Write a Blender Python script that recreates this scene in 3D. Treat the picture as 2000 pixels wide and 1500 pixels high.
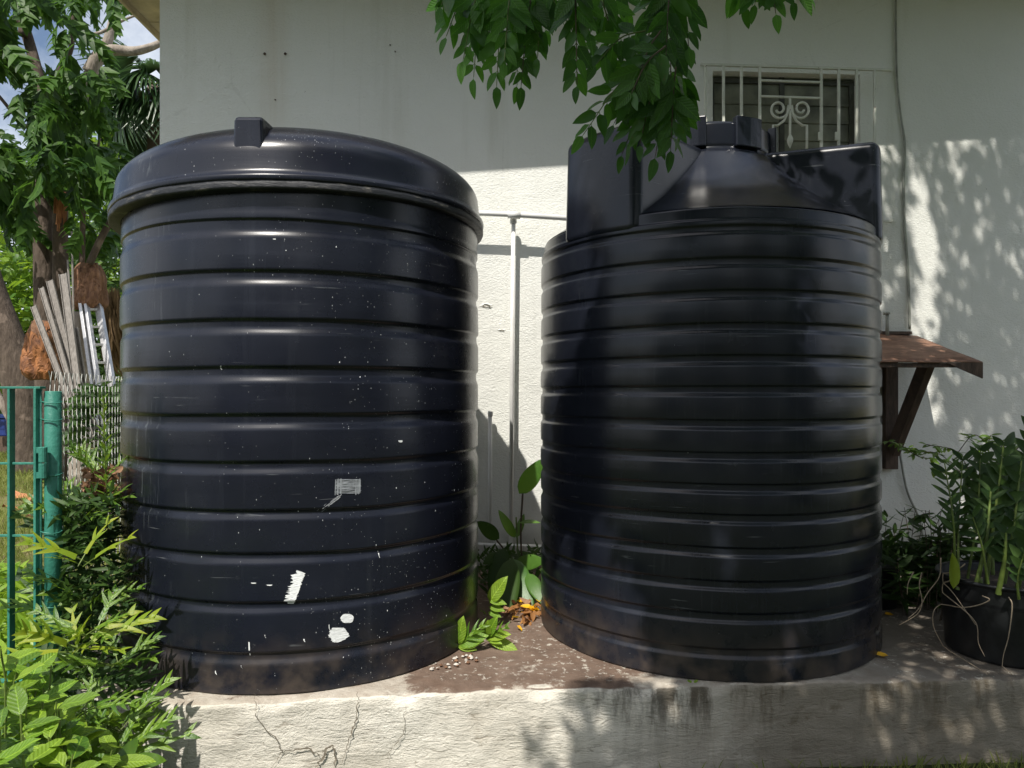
import bpy, math, random
import numpy as np
from mathutils import Vector, Matrix, Quaternion, noise as mnoise

random.seed(7); np.random.seed(7)
R = math.radians
for o in list(bpy.data.objects): bpy.data.objects.remove(o)
SC = bpy.context.scene; COL = SC.collection
# ------------------------------------------------------------------ camera, sky, sun, exposure
EYE = 1.51; F = 1430.0; HOR = 770.0
cam_d = bpy.data.cameras.new('camera'); cam = bpy.data.objects.new('camera', cam_d); COL.objects.link(cam)
cam.location = (0, 0, EYE); cam.rotation_euler = (R(90), 0, 0)
cam_d.sensor_width = 36; cam_d.lens = 36*F/2000; cam_d.shift_y = (HOR-750)/2000
cam_d.clip_start = .05; cam_d.clip_end = 500
SC.camera = cam
SUN_AZ, SUN_EL = R(-20), R(56)          # azimuth measured from behind the camera, towards the left
S = Vector((math.sin(SUN_AZ)*math.cos(SUN_EL), -math.cos(SUN_AZ)*math.cos(SUN_EL), math.sin(SUN_EL)))
world = bpy.data.worlds.new('World'); SC.world = world; world.use_nodes = True
wn = world.node_tree; wn.nodes.clear()
sky = wn.nodes.new('ShaderNodeTexSky'); sky.sky_type = 'NISHITA'; sky.sun_disc = False
sky.sun_elevation = SUN_EL; sky.sun_rotation = math.atan2(S.x, S.y)
sky.air_density = 1.0; sky.dust_density = 2.2; sky.ozone_density = 1.0
tc = wn.nodes.new('ShaderNodeTexCoord'); cn = wn.nodes.new('ShaderNodeTexNoise')
cn.inputs['Scale'].default_value = 2.6; cn.inputs['Detail'].default_value = 8; cn.inputs['Roughness'].default_value = .6
cr = wn.nodes.new('ShaderNodeValToRGB'); cr.color_ramp.elements[0].position = .42; cr.color_ramp.elements[1].position = .62
mx = wn.nodes.new('ShaderNodeMix'); mx.data_type = 'RGBA'; mx.inputs[7].default_value = (8.2, 8.6, 9.2, 1)
bg = wn.nodes.new('ShaderNodeBackground'); bg.inputs['Strength'].default_value = .112
wo = wn.nodes.new('ShaderNodeOutputWorld')
L = wn.links
L.new(tc.outputs['Generated'], cn.inputs['Vector']); L.new(cn.outputs['Fac'], cr.inputs['Fac'])
L.new(cr.outputs['Color'], mx.inputs[0]); L.new(sky.outputs['Color'], mx.inputs[6])
L.new(mx.outputs[2], bg.inputs['Color']); L.new(bg.outputs['Background'], wo.inputs['Surface'])
sl = bpy.data.lights.new('sun', 'SUN'); sl.energy = 5.0; sl.angle = R(.53); sl.color = (1, .95, .87)
sun = bpy.data.objects.new('sun', sl); COL.objects.link(sun)
sun.rotation_euler = (-S).to_track_quat('-Z', 'Y').to_euler(); sun.location = S*20
vs = SC.view_settings; vs.view_transform = 'Standard'; vs.look = 'None'; vs.exposure = .23; vs.gamma = 1; vs.use_curve_mapping = False
SC.render.resolution_x = 1024; SC.render.resolution_y = 768
SC.render.engine = 'CYCLES'
# ------------------------------------------------------------------ helpers
def at(px, py, d):                       # point seen at photo pixel px, py at distance d
    return Vector(((px-1000)/F*d, d, EYE-(py-HOR)/F*d))
WY0, WK = 5.07, .061                     # wall plane y = WY0 + WK*x
def wall_y(x): return WY0+WK*x
def onwall(px, py, off=0.0):
    return at(px, py, (WY0-off)/(1-WK*(px-1000)/F))
class MB:
    def __init__(s): s.v = []; s.f = []
    def add(s, vs, fs):
        b = len(s.v); s.v += [tuple(v) for v in vs]; s.f += [tuple(i+b for i in f) for f in fs]; return s
    def box(s, lo, hi, M=None):
        x0, y0, z0 = lo; x1, y1, z1 = hi
        v = [Vector(p) for p in ((x0,y0,z0),(x1,y0,z0),(x1,y1,z0),(x0,y1,z0),(x0,y0,z1),(x1,y0,z1),(x1,y1,z1),(x0,y1,z1))]
        if M: v = [M@p for p in v]
        return s.add(v, [(3,2,1,0),(4,5,6,7),(0,1,5,4),(1,2,6,5),(2,3,7,6),(3,0,4,7)])
    def bar(s, a, b, w, h, up=(0,0,1)):    # rectangular bar from a to b
        a = Vector(a); b = Vector(b); d = (b-a); l = d.length; d.normalize()
        u = Vector(up); x = d.cross(u)
        if x.length < 1e-4: x = d.cross(Vector((1,0,0)))
        x.normalize(); y = x.cross(d)
        M = Matrix.Translation(a) @ Matrix((x, d, y)).transposed().to_4x4()
        return s.box((-w/2,0,-h/2), (w/2,l,h/2), M)
    def tube(s, pts, rad, n=10, cap=True):
        pts = [Vector(p) for p in pts]; m = len(pts)
        if not hasattr(rad, '__len__'): rad = [rad]*m
        t0 = (pts[1]-pts[0]).normalized(); x = t0.orthogonal().normalized(); vs_ = []; 
        for i in range(m):
            t = (pts[min(i+1,m-1)]-pts[max(i-1,0)]).normalized()
            x = (x-t*x.dot(t)).normalized(); y = t.cross(x)
            for k in range(n):
                a = 2*math.pi*k/n; vs_.append(pts[i]+(x*math.cos(a)+y*math.sin(a))*rad[i])
        fs = [(i*n+k, i*n+(k+1)%n, (i+1)*n+(k+1)%n, (i+1)*n+k) for i in range(m-1) for k in range(n)]
        if cap: fs += [tuple(range(n-1,-1,-1)), tuple(range((m-1)*n, m*n))]
        return s.add(vs_, fs)
    def lathe(s, prof, n=192, c=(0,0), wob=None, a0=0, a1=2*math.pi, wz=None):
        full = abs(a1-a0-2*math.pi) < 1e-6; m = len(prof); nn = n if full else n+1; vs_ = []
        for k in range(nn):
            a = a0+(a1-a0)*k/n
            for r, h in prof:
                q = r+(wob(a, h) if wob else 0)
                vs_.append((c[0]+q*math.sin(a), c[1]-q*math.cos(a), h+(wz(a, h) if wz else 0)))
        fs = []
        for k in range(n):
            k2 = (k+1) % nn
            for i in range(m-1): fs.append((k*m+i, k2*m+i, k2*m+i+1, k*m+i+1))
        return s.add(vs_, fs)
    def build(s, name, m, parent=None, smooth=False, bevel=0, seg=2):
        me = bpy.data.meshes.new(name); me.from_pydata(s.v, [], s.f); me.update()
        if smooth: me.shade_smooth()
        return mk(name, me, m, parent, bevel, seg)
def mk(name, me, m, parent=None, bevel=0, seg=2):
    if m is not None and not me.materials: me.materials.append(m)
    o = bpy.data.objects.new(name, me); COL.objects.link(o)
    if parent: o.parent = parent; o.matrix_parent_inverse = Matrix.Translation(-parent.location) if parent.rotation_euler == Vector((0,0,0)) or True else None
    if bevel:
        b = o.modifiers.new('bevel', 'BEVEL'); b.width = bevel; b.segments = seg; b.limit_method = 'ANGLE'; b.angle_limit = R(35)
    return o
def thing(name, label, cat, loc=(0,0,0), group=None):
    o = bpy.data.objects.new(name, None); COL.objects.link(o); o.location = loc; o.empty_display_size = .1
    o['label'] = label; o['category'] = cat
    if group: o['group'] = group
    return o
def tag(o, label=None, cat=None, group=None, kind=None):
    if label: o['label'] = label
    if cat: o['category'] = cat
    if group: o['group'] = group
    if kind: o['kind'] = kind
    return o
def frame(loc, d, n, s=1.0, roll=0):      # matrix: +Y along d, +Z near n
    d = Vector(d).normalized(); n = Vector(n); x = d.cross(n)
    if x.length < 1e-4: x = d.orthogonal()
    x.normalize(); z = x.cross(d)
    M = Matrix((x, d, z)).transposed().to_4x4()
    if roll: M = M @ Matrix.Rotation(roll, 4, 'Y')
    return Matrix.Translation(loc) @ M @ Matrix.Scale(s, 4)
def put(name, me, M, parent):
    o = bpy.data.objects.new(name, me); COL.objects.link(o); o.parent = parent
    o.matrix_parent_inverse = Matrix.Translation(-parent.location); o.matrix_basis = M
    return o
def curve(pts, n=8):                     # Catmull-Rom through the points
    P = [Vector(p) for p in pts]; P = [P[0]*2-P[1]]+P+[P[-1]*2-P[-2]]; out = []
    for i in range(1, len(P)-2):
        a, b, c, d = P[i-1:i+3]
        for k in range(n):
            t = k/n; out.append(.5*((2*b)+(c-a)*t+(2*a-5*b+4*c-d)*t*t+(3*b-a-3*c+d)*t**3))
    out.append(P[-2]); return out
def lerp(a, b, t): return a+(b-a)*t
def nz(x, y=0, z=0): return mnoise.noise(Vector((x, y, z)))
def scatter(name, leaf, mats, m, parent=None):   # many transformed copies of one leaf, joined
    lv, lf = np.array(leaf[0], float), np.array(leaf[1], int)
    T = np.array([np.array(M) for M in mats]); k = len(T); nv = len(lv)
    h = np.c_[lv, np.ones(nv)]; V = np.einsum('kij,nj->kni', T, h)[..., :3].reshape(-1, 3)
    Fc = (lf[None]+np.arange(k)[:, None, None]*nv).reshape(-1, lf.shape[1])
    me = bpy.data.meshes.new(name); me.vertices.add(len(V)); me.vertices.foreach_set('co', V.ravel())
    me.loops.add(Fc.size); me.loops.foreach_set('vertex_index', Fc.ravel())
    me.polygons.add(len(Fc)); me.polygons.foreach_set('loop_start', np.arange(0, Fc.size, Fc.shape[1]))
    me.update(calc_edges=True); me.validate()
    return mk(name, me, m, parent)
# ------------------------------------------------------------------ materials
class NT:
    def __init__(s, name):
        s.m = bpy.data.materials.new(name); s.m.use_nodes = True; s.t = s.m.node_tree; s.n = s.t.nodes
        s.b = s.n['Principled BSDF']; s.out = s.n['Material Output']; s.co = s.n.new('ShaderNodeTexCoord')
        s.geo = None
    def link(s, a, b): s.t.links.new(a, b)
    def inp(s, sock, v):
        if isinstance(v, bpy.types.NodeSocket): s.link(v, sock)
        elif isinstance(v, tuple) and len(v) == 3 and sock.type == 'RGBA': sock.default_value = (*v, 1)
        else: sock.default_value = v
    def mapping(s, scale=(1,1,1), rot=(0,0,0), src=None):
        n = s.n.new('ShaderNodeMapping'); s.link(src or s.co.outputs['Object'], n.inputs[0])
        n.inputs['Scale'].default_value = scale; n.inputs['Rotation'].default_value = rot; return n.outputs[0]
    def noise(s, scale, detail=5, rough=.55, vec=None, dist=0):
        n = s.n.new('ShaderNodeTexNoise'); s.link(vec or s.co.outputs['Object'], n.inputs['Vector'])
        n.inputs['Scale'].default_value = scale; n.inputs['Detail'].default_value = detail
        n.inputs['Roughness'].default_value = rough; n.inputs['Distortion'].default_value = dist; return n.outputs['Fac']
    def voro(s, scale, feat='F1', vec=None, out='Distance', rnd=1):
        n = s.n.new('ShaderNodeTexVoronoi'); s.link(vec or s.co.outputs['Object'], n.inputs['Vector']); n.feature = feat
        n.inputs['Scale'].default_value = scale; n.inputs['Randomness'].default_value = rnd; return n.outputs[out]
    def ramp(s, f, stops):
        n = s.n.new('ShaderNodeValToRGB'); s.inp(n.inputs[0], f); e = n.color_ramp.elements
        while len(e) < len(stops): e.new(.5)
        for q, (p, c) in zip(e, stops): q.position = p; q.color = (*c, 1) if isinstance(c, tuple) else (c, c, c, 1)
        return n.outputs[0]
    def mix(s, f, a, b, mode='MIX'):
        n = s.n.new('ShaderNodeMix'); n.data_type = 'RGBA'; n.blend_type = mode
        s.inp(n.inputs[0], f); s.inp(n.inputs[6], a); s.inp(n.inputs[7], b); return n.outputs[2]
    def math(s, op, a, b=0., c=0.):
        n = s.n.new('ShaderNodeMath'); n.operation = op; s.inp(n.inputs[0], a); s.inp(n.inputs[1], b); s.inp(n.inputs[2], c); return n.outputs[0]
    def sep(s, vec=None):
        n = s.n.new('ShaderNodeSeparateXYZ'); s.link(vec or s.co.outputs['Object'], n.inputs[0]); return n.outputs
    def bump(s, h, dist=.01, strength=1, nrm=None):
        n = s.n.new('ShaderNodeBump'); s.inp(n.inputs['Height'], h); n.inputs['Distance'].default_value = dist
        n.inputs['Strength'].default_value = strength
        if nrm: s.link(nrm, n.inputs['Normal'])
        return n.outputs[0]
    def set(s, **k):
        for a, v in k.items(): s.inp(s.b.inputs[{'color':'Base Color','rough':'Roughness','normal':'Normal','metal':'Metallic','spec':'Specular IOR Level'}[a]], v)
        return s
def smooth01(t, v, a, b):                # node: smooth window
    n = t.n.new('ShaderNodeMapRange'); n.interpolation_type = 'SMOOTHSTEP'; t.inp(n.inputs[0], v)
    n.inputs[1].default_value = a; n.inputs[2].default_value = b; n.inputs[3].default_value = 0; n.inputs[4].default_value = 1; return n.outputs[0]
def simple(name, col, rough=.6, var=.25, scale=12, bumpd=.002, metal=0, bscale=40):
    t = NT(name); f = t.noise(scale); dark = tuple(c*(1-var) for c in col); lite = tuple(min(1, c*(1+var)) for c in col)
    t.set(color=t.ramp(f, [(.3, dark), (.7, lite)]), rough=rough, metal=metal, normal=t.bump(t.noise(bscale), bumpd, .6)); return t.m
def leafmat(name, col, col2, trans=.35, rough=.42, gloss=.5, tcol=None, veins=0):
    t = NT(name)
    oi = t.n.new('ShaderNodeObjectInfo').outputs['Random']; gi = t.n.new('ShaderNodeNewGeometry').outputs['Random Per Island']
    r = t.math('FRACT', t.math('ADD', oi, gi)); c = t.mix(r, col, col2)
    f = t.noise(9, 4); c = t.mix(t.math('MULTIPLY', smooth01(t, f, .52, .75), .45), c, tuple(min(1, x*1.5) for x in col2))
    br = t.noise(55, 3); c = t.mix(t.math('MULTIPLY', smooth01(t, br, .66, .74), .55), c, (.12, .08, .025))
    nrm = t.bump(t.noise(70, 3), .0015, .7)
    if veins:
        X, Y, Z = t.sep(); ax = t.math('ABSOLUTE', X); ph = t.math('SINE', t.math('MULTIPLY', t.math('SUBTRACT', Y, t.math('MULTIPLY', ax, 1.1)), veins))
        mid = t.math('SUBTRACT', 1, smooth01(t, ax, .004, .016))
        c = t.mix(t.math('MULTIPLY', mid, .6), c, tuple(min(1, x*2.0) for x in col2))
        c = t.mix(t.math('MULTIPLY', smooth01(t, ph, .8, 1), .12), c, tuple(min(1, x*1.5) for x in col2)); nrm = t.bump(ph, .0012, .45, nrm)
    t.set(color=c, rough=rough, spec=gloss, normal=nrm)
    tr = t.n.new('ShaderNodeBsdfTranslucent'); tm = t.mix(.5, c, tcol or tuple(min(1, x*2.2) for x in col2)); t.link(tm, tr.inputs[0])
    ms = t.n.new('ShaderNodeMixShader'); ms.inputs[0].default_value = trans
    t.link(t.b.outputs[0], ms.inputs[1]); t.link(tr.outputs[0], ms.inputs[2]); t.link(ms.outputs[0], t.out.inputs[0]); return t.m

def tank_mat(name, speck_seed, dirt, zlo, zhi, cx, cy, specks=1.0, rough=.235, k=1.0, sat=1.0):
    t = NT(name); P = t.co.outputs['Object']; X, Y, Z = t.sep()
    base = t.ramp(t.noise(1.6, 6), [(.35, (.0070*k, .0084*k, .0084*k+.0066*k*sat)), (.65, (.0105*k, .0125*k, .0125*k+.0095*k*sat))])
    streak = t.noise(1, 6, .6, t.mapping((14, 14, .7)))
    base = t.mix(t.math('MULTIPLY', smooth01(t, streak, .55, .8), .35), base, (.032, .036, .046))
    # scratches
    sc1 = t.noise(1, 3, .5, t.mapping((3, 3, 90), (0, .5, .3)), .4); sc2 = t.noise(5, 3)
    scm = t.math('MULTIPLY', smooth01(t, sc1, .68, .73), smooth01(t, sc2, .5, .62))
    base = t.mix(t.math('MULTIPLY', scm, .55), base, (.16, .17, .18))
    sc3 = t.noise(1, 3, .5, t.mapping((70, 70, 4), (0, .45, 0)), .3); ls = t.math('MULTIPLY', t.math('SUBTRACT', 1, smooth01(t, X, cx-.62, cx-.2)), smooth01(t, t.noise(3.4, 3), .45, .6))
    base = t.mix(t.math('MULTIPLY', t.math('MULTIPLY', smooth01(t, sc3, .58, .7), ls), .38*specks), base, (.17, .19, .20))
    # paint specks: concentrated to the right (+x) of the tank
    side = t.math('MULTIPLY', smooth01(t, X, cx-.35, cx+.35), smooth01(t, t.noise(2.7, 5, .65), .40, .62))
    for sc, thr, am in ((85, .13, .7), (170, .16, .6)):
        vec = t.mapping((1, 1, .55)); d = t.voro(sc, vec=vec); c = t.voro(sc, vec=vec, out='Color')
        rs = t.n.new('ShaderNodeSeparateColor'); t.link(c, rs.inputs[0])
        lim = t.math('MULTIPLY', t.math('ADD', t.math('MULTIPLY', side, t.math('ADD', .13, t.math('MULTIPLY', smooth01(t, Z, 2.25, 2.4), .45))), .008), specks)
        pick = t.math('LESS_THAN', rs.outputs[0], lim); dot = t.math('LESS_THAN', d, thr)
        base = t.mix(t.math('MULTIPLY', t.math('MULTIPLY', pick, dot), am), base, (.5, .52, .52))
    # dust & green film near the base and at ribs
    dz = t.math('SUBTRACT', 1, smooth01(t, Z, .33, .62)); dn = t.noise(9, 6)
    dm = t.math('MULTIPLY', dz, smooth01(t, dn, .35, .7))
    base = t.mix(t.math('MULTIPLY', dm, dirt), base, (.10, .075, .055))
    patch = smooth01(t, t.noise(3.2, 7, .65), .56, .74)
    base = t.mix(t.math('MULTIPLY', patch, .25), base, (.028, .032, .034))
    ro = t.math('ADD', t.math('MULTIPLY', t.noise(5, 6), .16), rough-.05)
    ro = t.math('ADD', ro, t.math('MULTIPLY', dm, .3))
    b = t.bump(t.noise(2.3, 3), .010, .4); b = t.bump(t.noise(300, 3), .0003, .4, b); b = t.bump(sc1, .0006, .35, b)
    t.set(color=base, rough=ro, normal=b, spec=.45); return t.m

def stucco():
    t = NT('stucco_paint'); X, Y, Z = t.sep()
    c = t.ramp(t.noise(.9, 6), [(.3, (.745, .752, .70)), (.7, (.82, .825, .78))])
    st = t.noise(1, 6, .6, t.mapping((3.5, 3.5, .25)))
    c = t.mix(t.math('MULTIPLY', smooth01(t, st, .54, .78), .35), c, (.47, .46, .36))
    # rust streaks under the anchor bolts
    dx = t.math('ABSOLUTE', t.math('SUBTRACT', X, -1.63)); w = t.math('SUBTRACT', 1, smooth01(t, dx, .01, .16))
    zf = t.math('MULTIPLY', smooth01(t, Z, 2.9, 3.7), t.noise(1, 5, .6, t.mapping((22, 22, .6))))
    c = t.mix(t.math('MULTIPLY', t.math('MULTIPLY', w, zf), .55), c, (.50, .40, .26))
    grime = t.math('SUBTRACT', 1, smooth01(t, t.math('ADD', Z, t.math('MULTIPLY', t.noise(4, 6), .5)), .55, .95))
    c = t.mix(t.math('MULTIPLY', grime, .6), c, (.25, .25, .2))
    pt = smooth01(t, t.noise(.8, 3, .4, dist=.3), .56, .585); c = t.mix(t.math('MULTIPLY', pt, .12), c, (.80, .81, .76))
    ds = t.noise(1, 7, .7, t.mapping((9, 9, .35))); c = t.mix(t.math('MULTIPLY', smooth01(t, ds, .6, .8), .3), c, (.36, .36, .28))
    ce = t.voro(.55, 'DISTANCE_TO_EDGE', t.mapping((1, 1, 1.4))); ck = t.math('MULTIPLY', t.math('SUBTRACT', 1, smooth01(t, t.math('ADD', ce, t.math('MULTIPLY', t.noise(8, 6, .7), .03)), .014, .0185)), smooth01(t, t.noise(1.3, 4), .52, .6))
    c = t.mix(t.math('MULTIPLY', ck, .12), c, (.3, .29, .24))
    sp = t.math('MULTIPLY', smooth01(t, t.noise(38, 2), .76, .79), smooth01(t, t.noise(2, 2), .45, .6))
    c = t.mix(t.math('MULTIPLY', sp, .7), c, (.15, .14, .11))
    h1 = t.noise(60, 4, .6, t.mapping((1, 1, 1.7)), .6); h2 = t.noise(11, 4, .5); h3 = t.noise(1.7, 3)
    crack = t.voro(1.1, 'DISTANCE_TO_EDGE', t.mapping((1,1,1)))
    b = t.bump(h3, .03, .5); b = t.bump(h2, .008, .6, b); b = t.bump(h1, .0065, .9, b)
    t.set(color=c, rough=.72, normal=b, spec=.35); return t.m

def plinth_mat():
    t = NT('plinth_concrete'); X, Y, Z = t.sep(); N = t.n.new('ShaderNodeNewGeometry'); nzz = t.sep(N.outputs['Normal'])[2]
    topm = smooth01(t, nzz, .55, .85)
    face = t.ramp(t.noise(2.5, 7), [(.3, (.60, .56, .48)), (.7, (.76, .73, .65))])
    # mildew streaks hanging from the edge, heavier to the right
    st = t.noise(1, 7, .68, t.mapping((8, 8, 1.7))); right = smooth01(t, X, -.1, .75)
    edge = smooth01(t, t.math('ADD', Z, t.math('MULTIPLY', t.math('SUBTRACT', st, .5), .6)), .14, .36)
    m = t.math('MULTIPLY', smooth01(t, st, .46, .6), t.math('ADD', t.math('MULTIPLY', right, .85), .12))
    face = t.mix(t.math('MULTIPLY', m, t.math('ADD', t.math('MULTIPLY', edge, .75), .22)), face, (.075, .065, .05))
    bl = smooth01(t, t.noise(3.3, 8, .7, dist=.4), .57, .68)
    face = t.mix(t.math('MULTIPLY', t.math('MULTIPLY', bl, right), .75), face, (.12, .10, .07))
    bl2 = smooth01(t, t.noise(2.1, 8, .72), .62, .7)
    face = t.mix(t.math('MULTIPLY', bl2, .5), face, (.3, .25, .18)); dr = smooth01(t, t.noise(1, 7, .7, t.mapping((5, 5, 1.2))), .55, .75); face = t.mix(t.math('MULTIPLY', dr, .35), face, (.36, .31, .24))
    rr2 = smooth01(t, t.math('ADD', X, t.math('MULTIPLY', t.noise(2, 5), .6)), .6, 1.5)
    face = t.mix(t.math('MULTIPLY', rr2, .8), face, (.17, .14, .098))
    strokes = t.noise(1, 7, .68, t.mapping((13, 13, 48), (0, .18, 0)), 1.6)
    crev = t.math('SUBTRACT', 1, smooth01(t, strokes, .33, .46)); face = t.mix(t.math('MULTIPLY', t.math('MULTIPLY', crev, smooth01(t, t.noise(3.5, 4), .35, .6)), .6), face, (.16, .125, .085))  # stroke hollows darkened in the colour to bring out the relief
    top = t.ramp(t.noise(7, 8, .7), [(.3, (.30, .25, .20)), (.55, (.42, .38, .32)), (.75, (.55, .51, .44))])
    dirt = t.noise(2.6, 9, .72, dist=.3)
    c0 = t.math('SUBTRACT', 1, smooth01(t, t.math('ABSOLUTE', t.math('SUBTRACT', X, .02)), .28, .62))
    mm = smooth01(t, t.math('ADD', t.math('ADD', dirt, t.math('MULTIPLY', c0, .24)), t.math('MULTIPLY', t.noise(22, 8, .75), .34)), .74, .84)
    top = t.mix(t.math('MULTIPLY', mm, .88), top, t.ramp(t.noise(12, 6), [(.3, (.085, .048, .032)), (.7, (.15, .095, .068))]))
    rt = smooth01(t, X, 1.2, 1.9); top = t.mix(t.math('MULTIPLY', rt, .75), top, (.11, .09, .07))
    fl = t.math('MULTIPLY', smooth01(t, t.noise(30, 5, .7), .56, .62), smooth01(t, t.noise(4, 3), .45, .55))
    top = t.mix(t.math('MULTIPLY', fl, .7), top, (.52, .49, .42))
    c = t.mix(topm, face, top)
    ang = t.noise(1.2, 2)
    br = t.n.new('ShaderNodeTexWave'); br.wave_type = 'BANDS'; br.bands_direction = 'Z'
    t.link(t.mapping((1, 1, 1), (0, .12, 0)), br.inputs[0]); br.inputs['Scale'].default_value = 15; br.inputs['Distortion'].default_value = 16
    br.inputs['Detail'].default_value = 5; br.inputs['Detail Scale'].default_value = 1.6; br.inputs['Detail Roughness'].default_value = .7
    b = t.bump(t.noise(9, 6, .6), .02, .5)
    b = t.bump(t.math('MULTIPLY', br.outputs['Fac'], smooth01(t, t.noise(5, 3), .4, .7)), .0045, .35, b)
    b = t.bump(strokes, .010, .8, b); b = t.bump(t.noise(140, 4), .002, .7, b)
    t.set(color=c, rough=.88, normal=b, spec=.25); return t.m

M = {}
M['tankL'] = tank_mat('navy_black_plastic', 1, .55, .33, 2.4, -1.01, 3.7, 1.0)
M['tankR'] = tank_mat('navy_black_plastic_dusty', 2, .6, .33, 2.4, 1.9, 3.8, .12, .22, 1.2, .7)
def rimm():
    t = NT('weathered_rim_plastic'); f = t.noise(1, 7, .7, t.mapping((9, 9, 30))); c = t.mix(smooth01(t, f, .54, .68), (.013, .015, .020), (.12, .112, .10))
    t.set(color=c, rough=.5, normal=t.bump(f, .008, .9)); return t.m
M['rim'] = rimm()
M['stucco'] = stucco(); M['plinth'] = plinth_mat()
M['white'] = simple('white_pvc', (.74, .74, .72), .35, .08, 8, .0006)
M['whitepaint'] = simple('white_splashed_paint', (.75, .77, .77), .5, .1, 60, .001)
M['scuff'] = simple('grey_scuffed_plastic', (.26, .28, .30), .55, .3, 60, .001)
def grille():
    t = NT('chipped_white_paint'); ch = smooth01(t, t.noise(30, 5, .6), .66, .7)
    c = t.mix(ch, t.ramp(t.noise(10), [(.3, (.56, .57, .50)), (.7, (.68, .69, .61))]), (.14, .08, .05))
    t.set(color=c, rough=.5, normal=t.bump(t.noise(60), .002, .6)); return t.m
M['grille'] = grille()
M['glass'] = simple('dusty_louvre_glass', (.17, .17, .125), .33, .5, 5, .001)
M['darkframe'] = simple('dark_louvre_frame', (.06, .06, .05), .5, .4)
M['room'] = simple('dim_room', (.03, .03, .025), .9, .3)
M['eave'] = simple('eave_timber_paint', (.50, .42, .30), .7, .3, 5)
M['roof'] = simple('roof_sheet', (.3, .3, .3), .5)
M['wood'] = None
def woodm(name, c1, c2, sc=(2, 2, 2), bands=30, rough=.75):
    t = NT(name); g = t.noise(bands, 6, .6, t.mapping(sc), .5)
    t.set(color=t.ramp(g, [(.3, c1), (.7, c2)]), rough=rough, normal=t.bump(g, .006, .7)); return t.m
M['wood'] = woodm('dark_weathered_timber', (.045, .03, .022), (.13, .085, .06), (3, .6, .6), 14)
def rust():
    t = NT('rusty_sheet'); f = t.noise(5, 8, .7, t.mapping((1, 3, 1)))
    t.set(color=t.ramp(f, [(.25, (.10, .05, .03)), (.5, (.22, .115, .07)), (.75, (.36, .21, .14))]), rough=.7, normal=t.bump(t.noise(30, 6), .004, .8)); return t.m
M['rust'] = rust()
M['cable'] = simple('painted_cable', (.30, .31, .27), .6, .3)
def greenpaint():
    t = NT('green_gate_paint'); f = t.noise(22, 6, .6)
    c = t.ramp(t.noise(6, 5), [(.3, (.035, .18, .135)), (.7, (.055, .25, .19))])
    c = t.mix(smooth01(t, f, .70, .74), c, (.16, .2, .16)); t.set(color=c, rough=.38, normal=t.bump(t.noise(45, 5), .004, .8)); return t.m
M['green'] = greenpaint()
M['galv'] = simple('galvanised_wire', (.34, .35, .32), .5, .2, 30, .0005, .4)
M['alu'] = simple('dull_aluminium', (.52, .52, .53), .42, .15, 20, .001, .7)
M['board'] = woodm('pale_weathered_board', (.14, .125, .11), (.31, .285, .26), (6, 6, 1), 10)
def bark(name, c1, c2, s=1):
    t = NT(name); f = t.noise(6*s, 8, .68, t.mapping((1.6, 1.6, .5))); g = t.voro(9*s, 'DISTANCE_TO_EDGE', t.mapping((1.4, 1.4, .5)))
    c = t.ramp(f, [(.28, c1), (.72, c2)]); li = smooth01(t, t.noise(3*s, 6), .6, .68)
    c = t.mix(t.math('MULTIPLY', li, .5), c, tuple(min(1, x*1.8) for x in c2))
    t.set(color=c, rough=.9, normal=t.bump(t.math('ADD', f, t.math('MULTIPLY', g, .5)), .03, .9), spec=.2); return t.m
M['bark'] = bark('grey_brown_bark', (.05, .038, .03), (.16, .125, .10))
M['barklight'] = bark('pale_bark', (.20, .17, .14), (.42, .37, .32))
M['torn'] = woodm('torn_orange_wood', (.22, .075, .025), (.52, .24, .10), (3, 3, .6), 10)
M['cut'] = woodm('cut_orange_wood', (.07, .028, .016), (.42, .17, .055), (2, 2, 1.2), 5)
M['torn2'] = woodm('torn_brown_wood', (.09, .035, .018), (.34, .18, .10), (3, 3, .7), 9)
M['stump'] = bark('brown_stump', (.08, .04, .025), (.30, .17, .10), 1.6)
M['blue'] = simple('blue_crate_plastic', (.01, .03, .16), .5)
M['potm'] = simple('black_nursery_plastic', (.012, .013, .014), .42, .4, 20, .002)
M['root'] = simple('pale_root', (.34, .27, .19), .7, .2, 40)
M['stalk'] = simple('green_stalk', (.12, .17, .035), .5, .4, 20)
M['twig'] = simple('brown_twig', (.10, .075, .05), .8, .4, 20)
M['soil'] = simple('dark_soil', (.035, .025, .018), .95, .6, 25, .02)
M['pebble'] = simple('pale_rubble', (.45, .42, .37), .9, .3, 20, .004)
M['crack'] = simple('dirt_in_crack', (.17, .145, .11), .95, .5, 40)
M['litter'] = leafmat('fallen_orange_leaf', (.40, .20, .07), (.27, .12, .04), .2, .6, .3)
M['litterbrown'] = leafmat('fallen_brown_leaf', (.20, .10, .05), (.34, .20, .12), .1, .7, .3)
M['yellow'] = leafmat('fallen_yellow_petal', (.8, .45, .01), (.75, .38, .01), .2, .5)
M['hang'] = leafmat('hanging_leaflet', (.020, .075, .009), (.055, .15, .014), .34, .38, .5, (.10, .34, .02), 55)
M['hanglit'] = leafmat('hanging_leaflet_lit', (.04, .14, .012), (.075, .21, .02), .45, .40, .5, (.18, .5, .03), 55)  # lit copy of the hanging leaflet, brighter light put into its green
M['bread'] = leafmat('lobed_tree_leaf', (.018, .055, .013), (.065, .14, .02), .35, .5, .3, (.15, .32, .03), 40)
M['lime'] = leafmat('lime_leaf', (.12, .25, .018), (.24, .36, .03), .36, .42, .5, (.42, .62, .04), 62)
M['fern'] = leafmat('fern_leaf', (.055, .14, .015), (.15, .25, .022), .32, .34, .6, (.3, .45, .03), 45)
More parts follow.
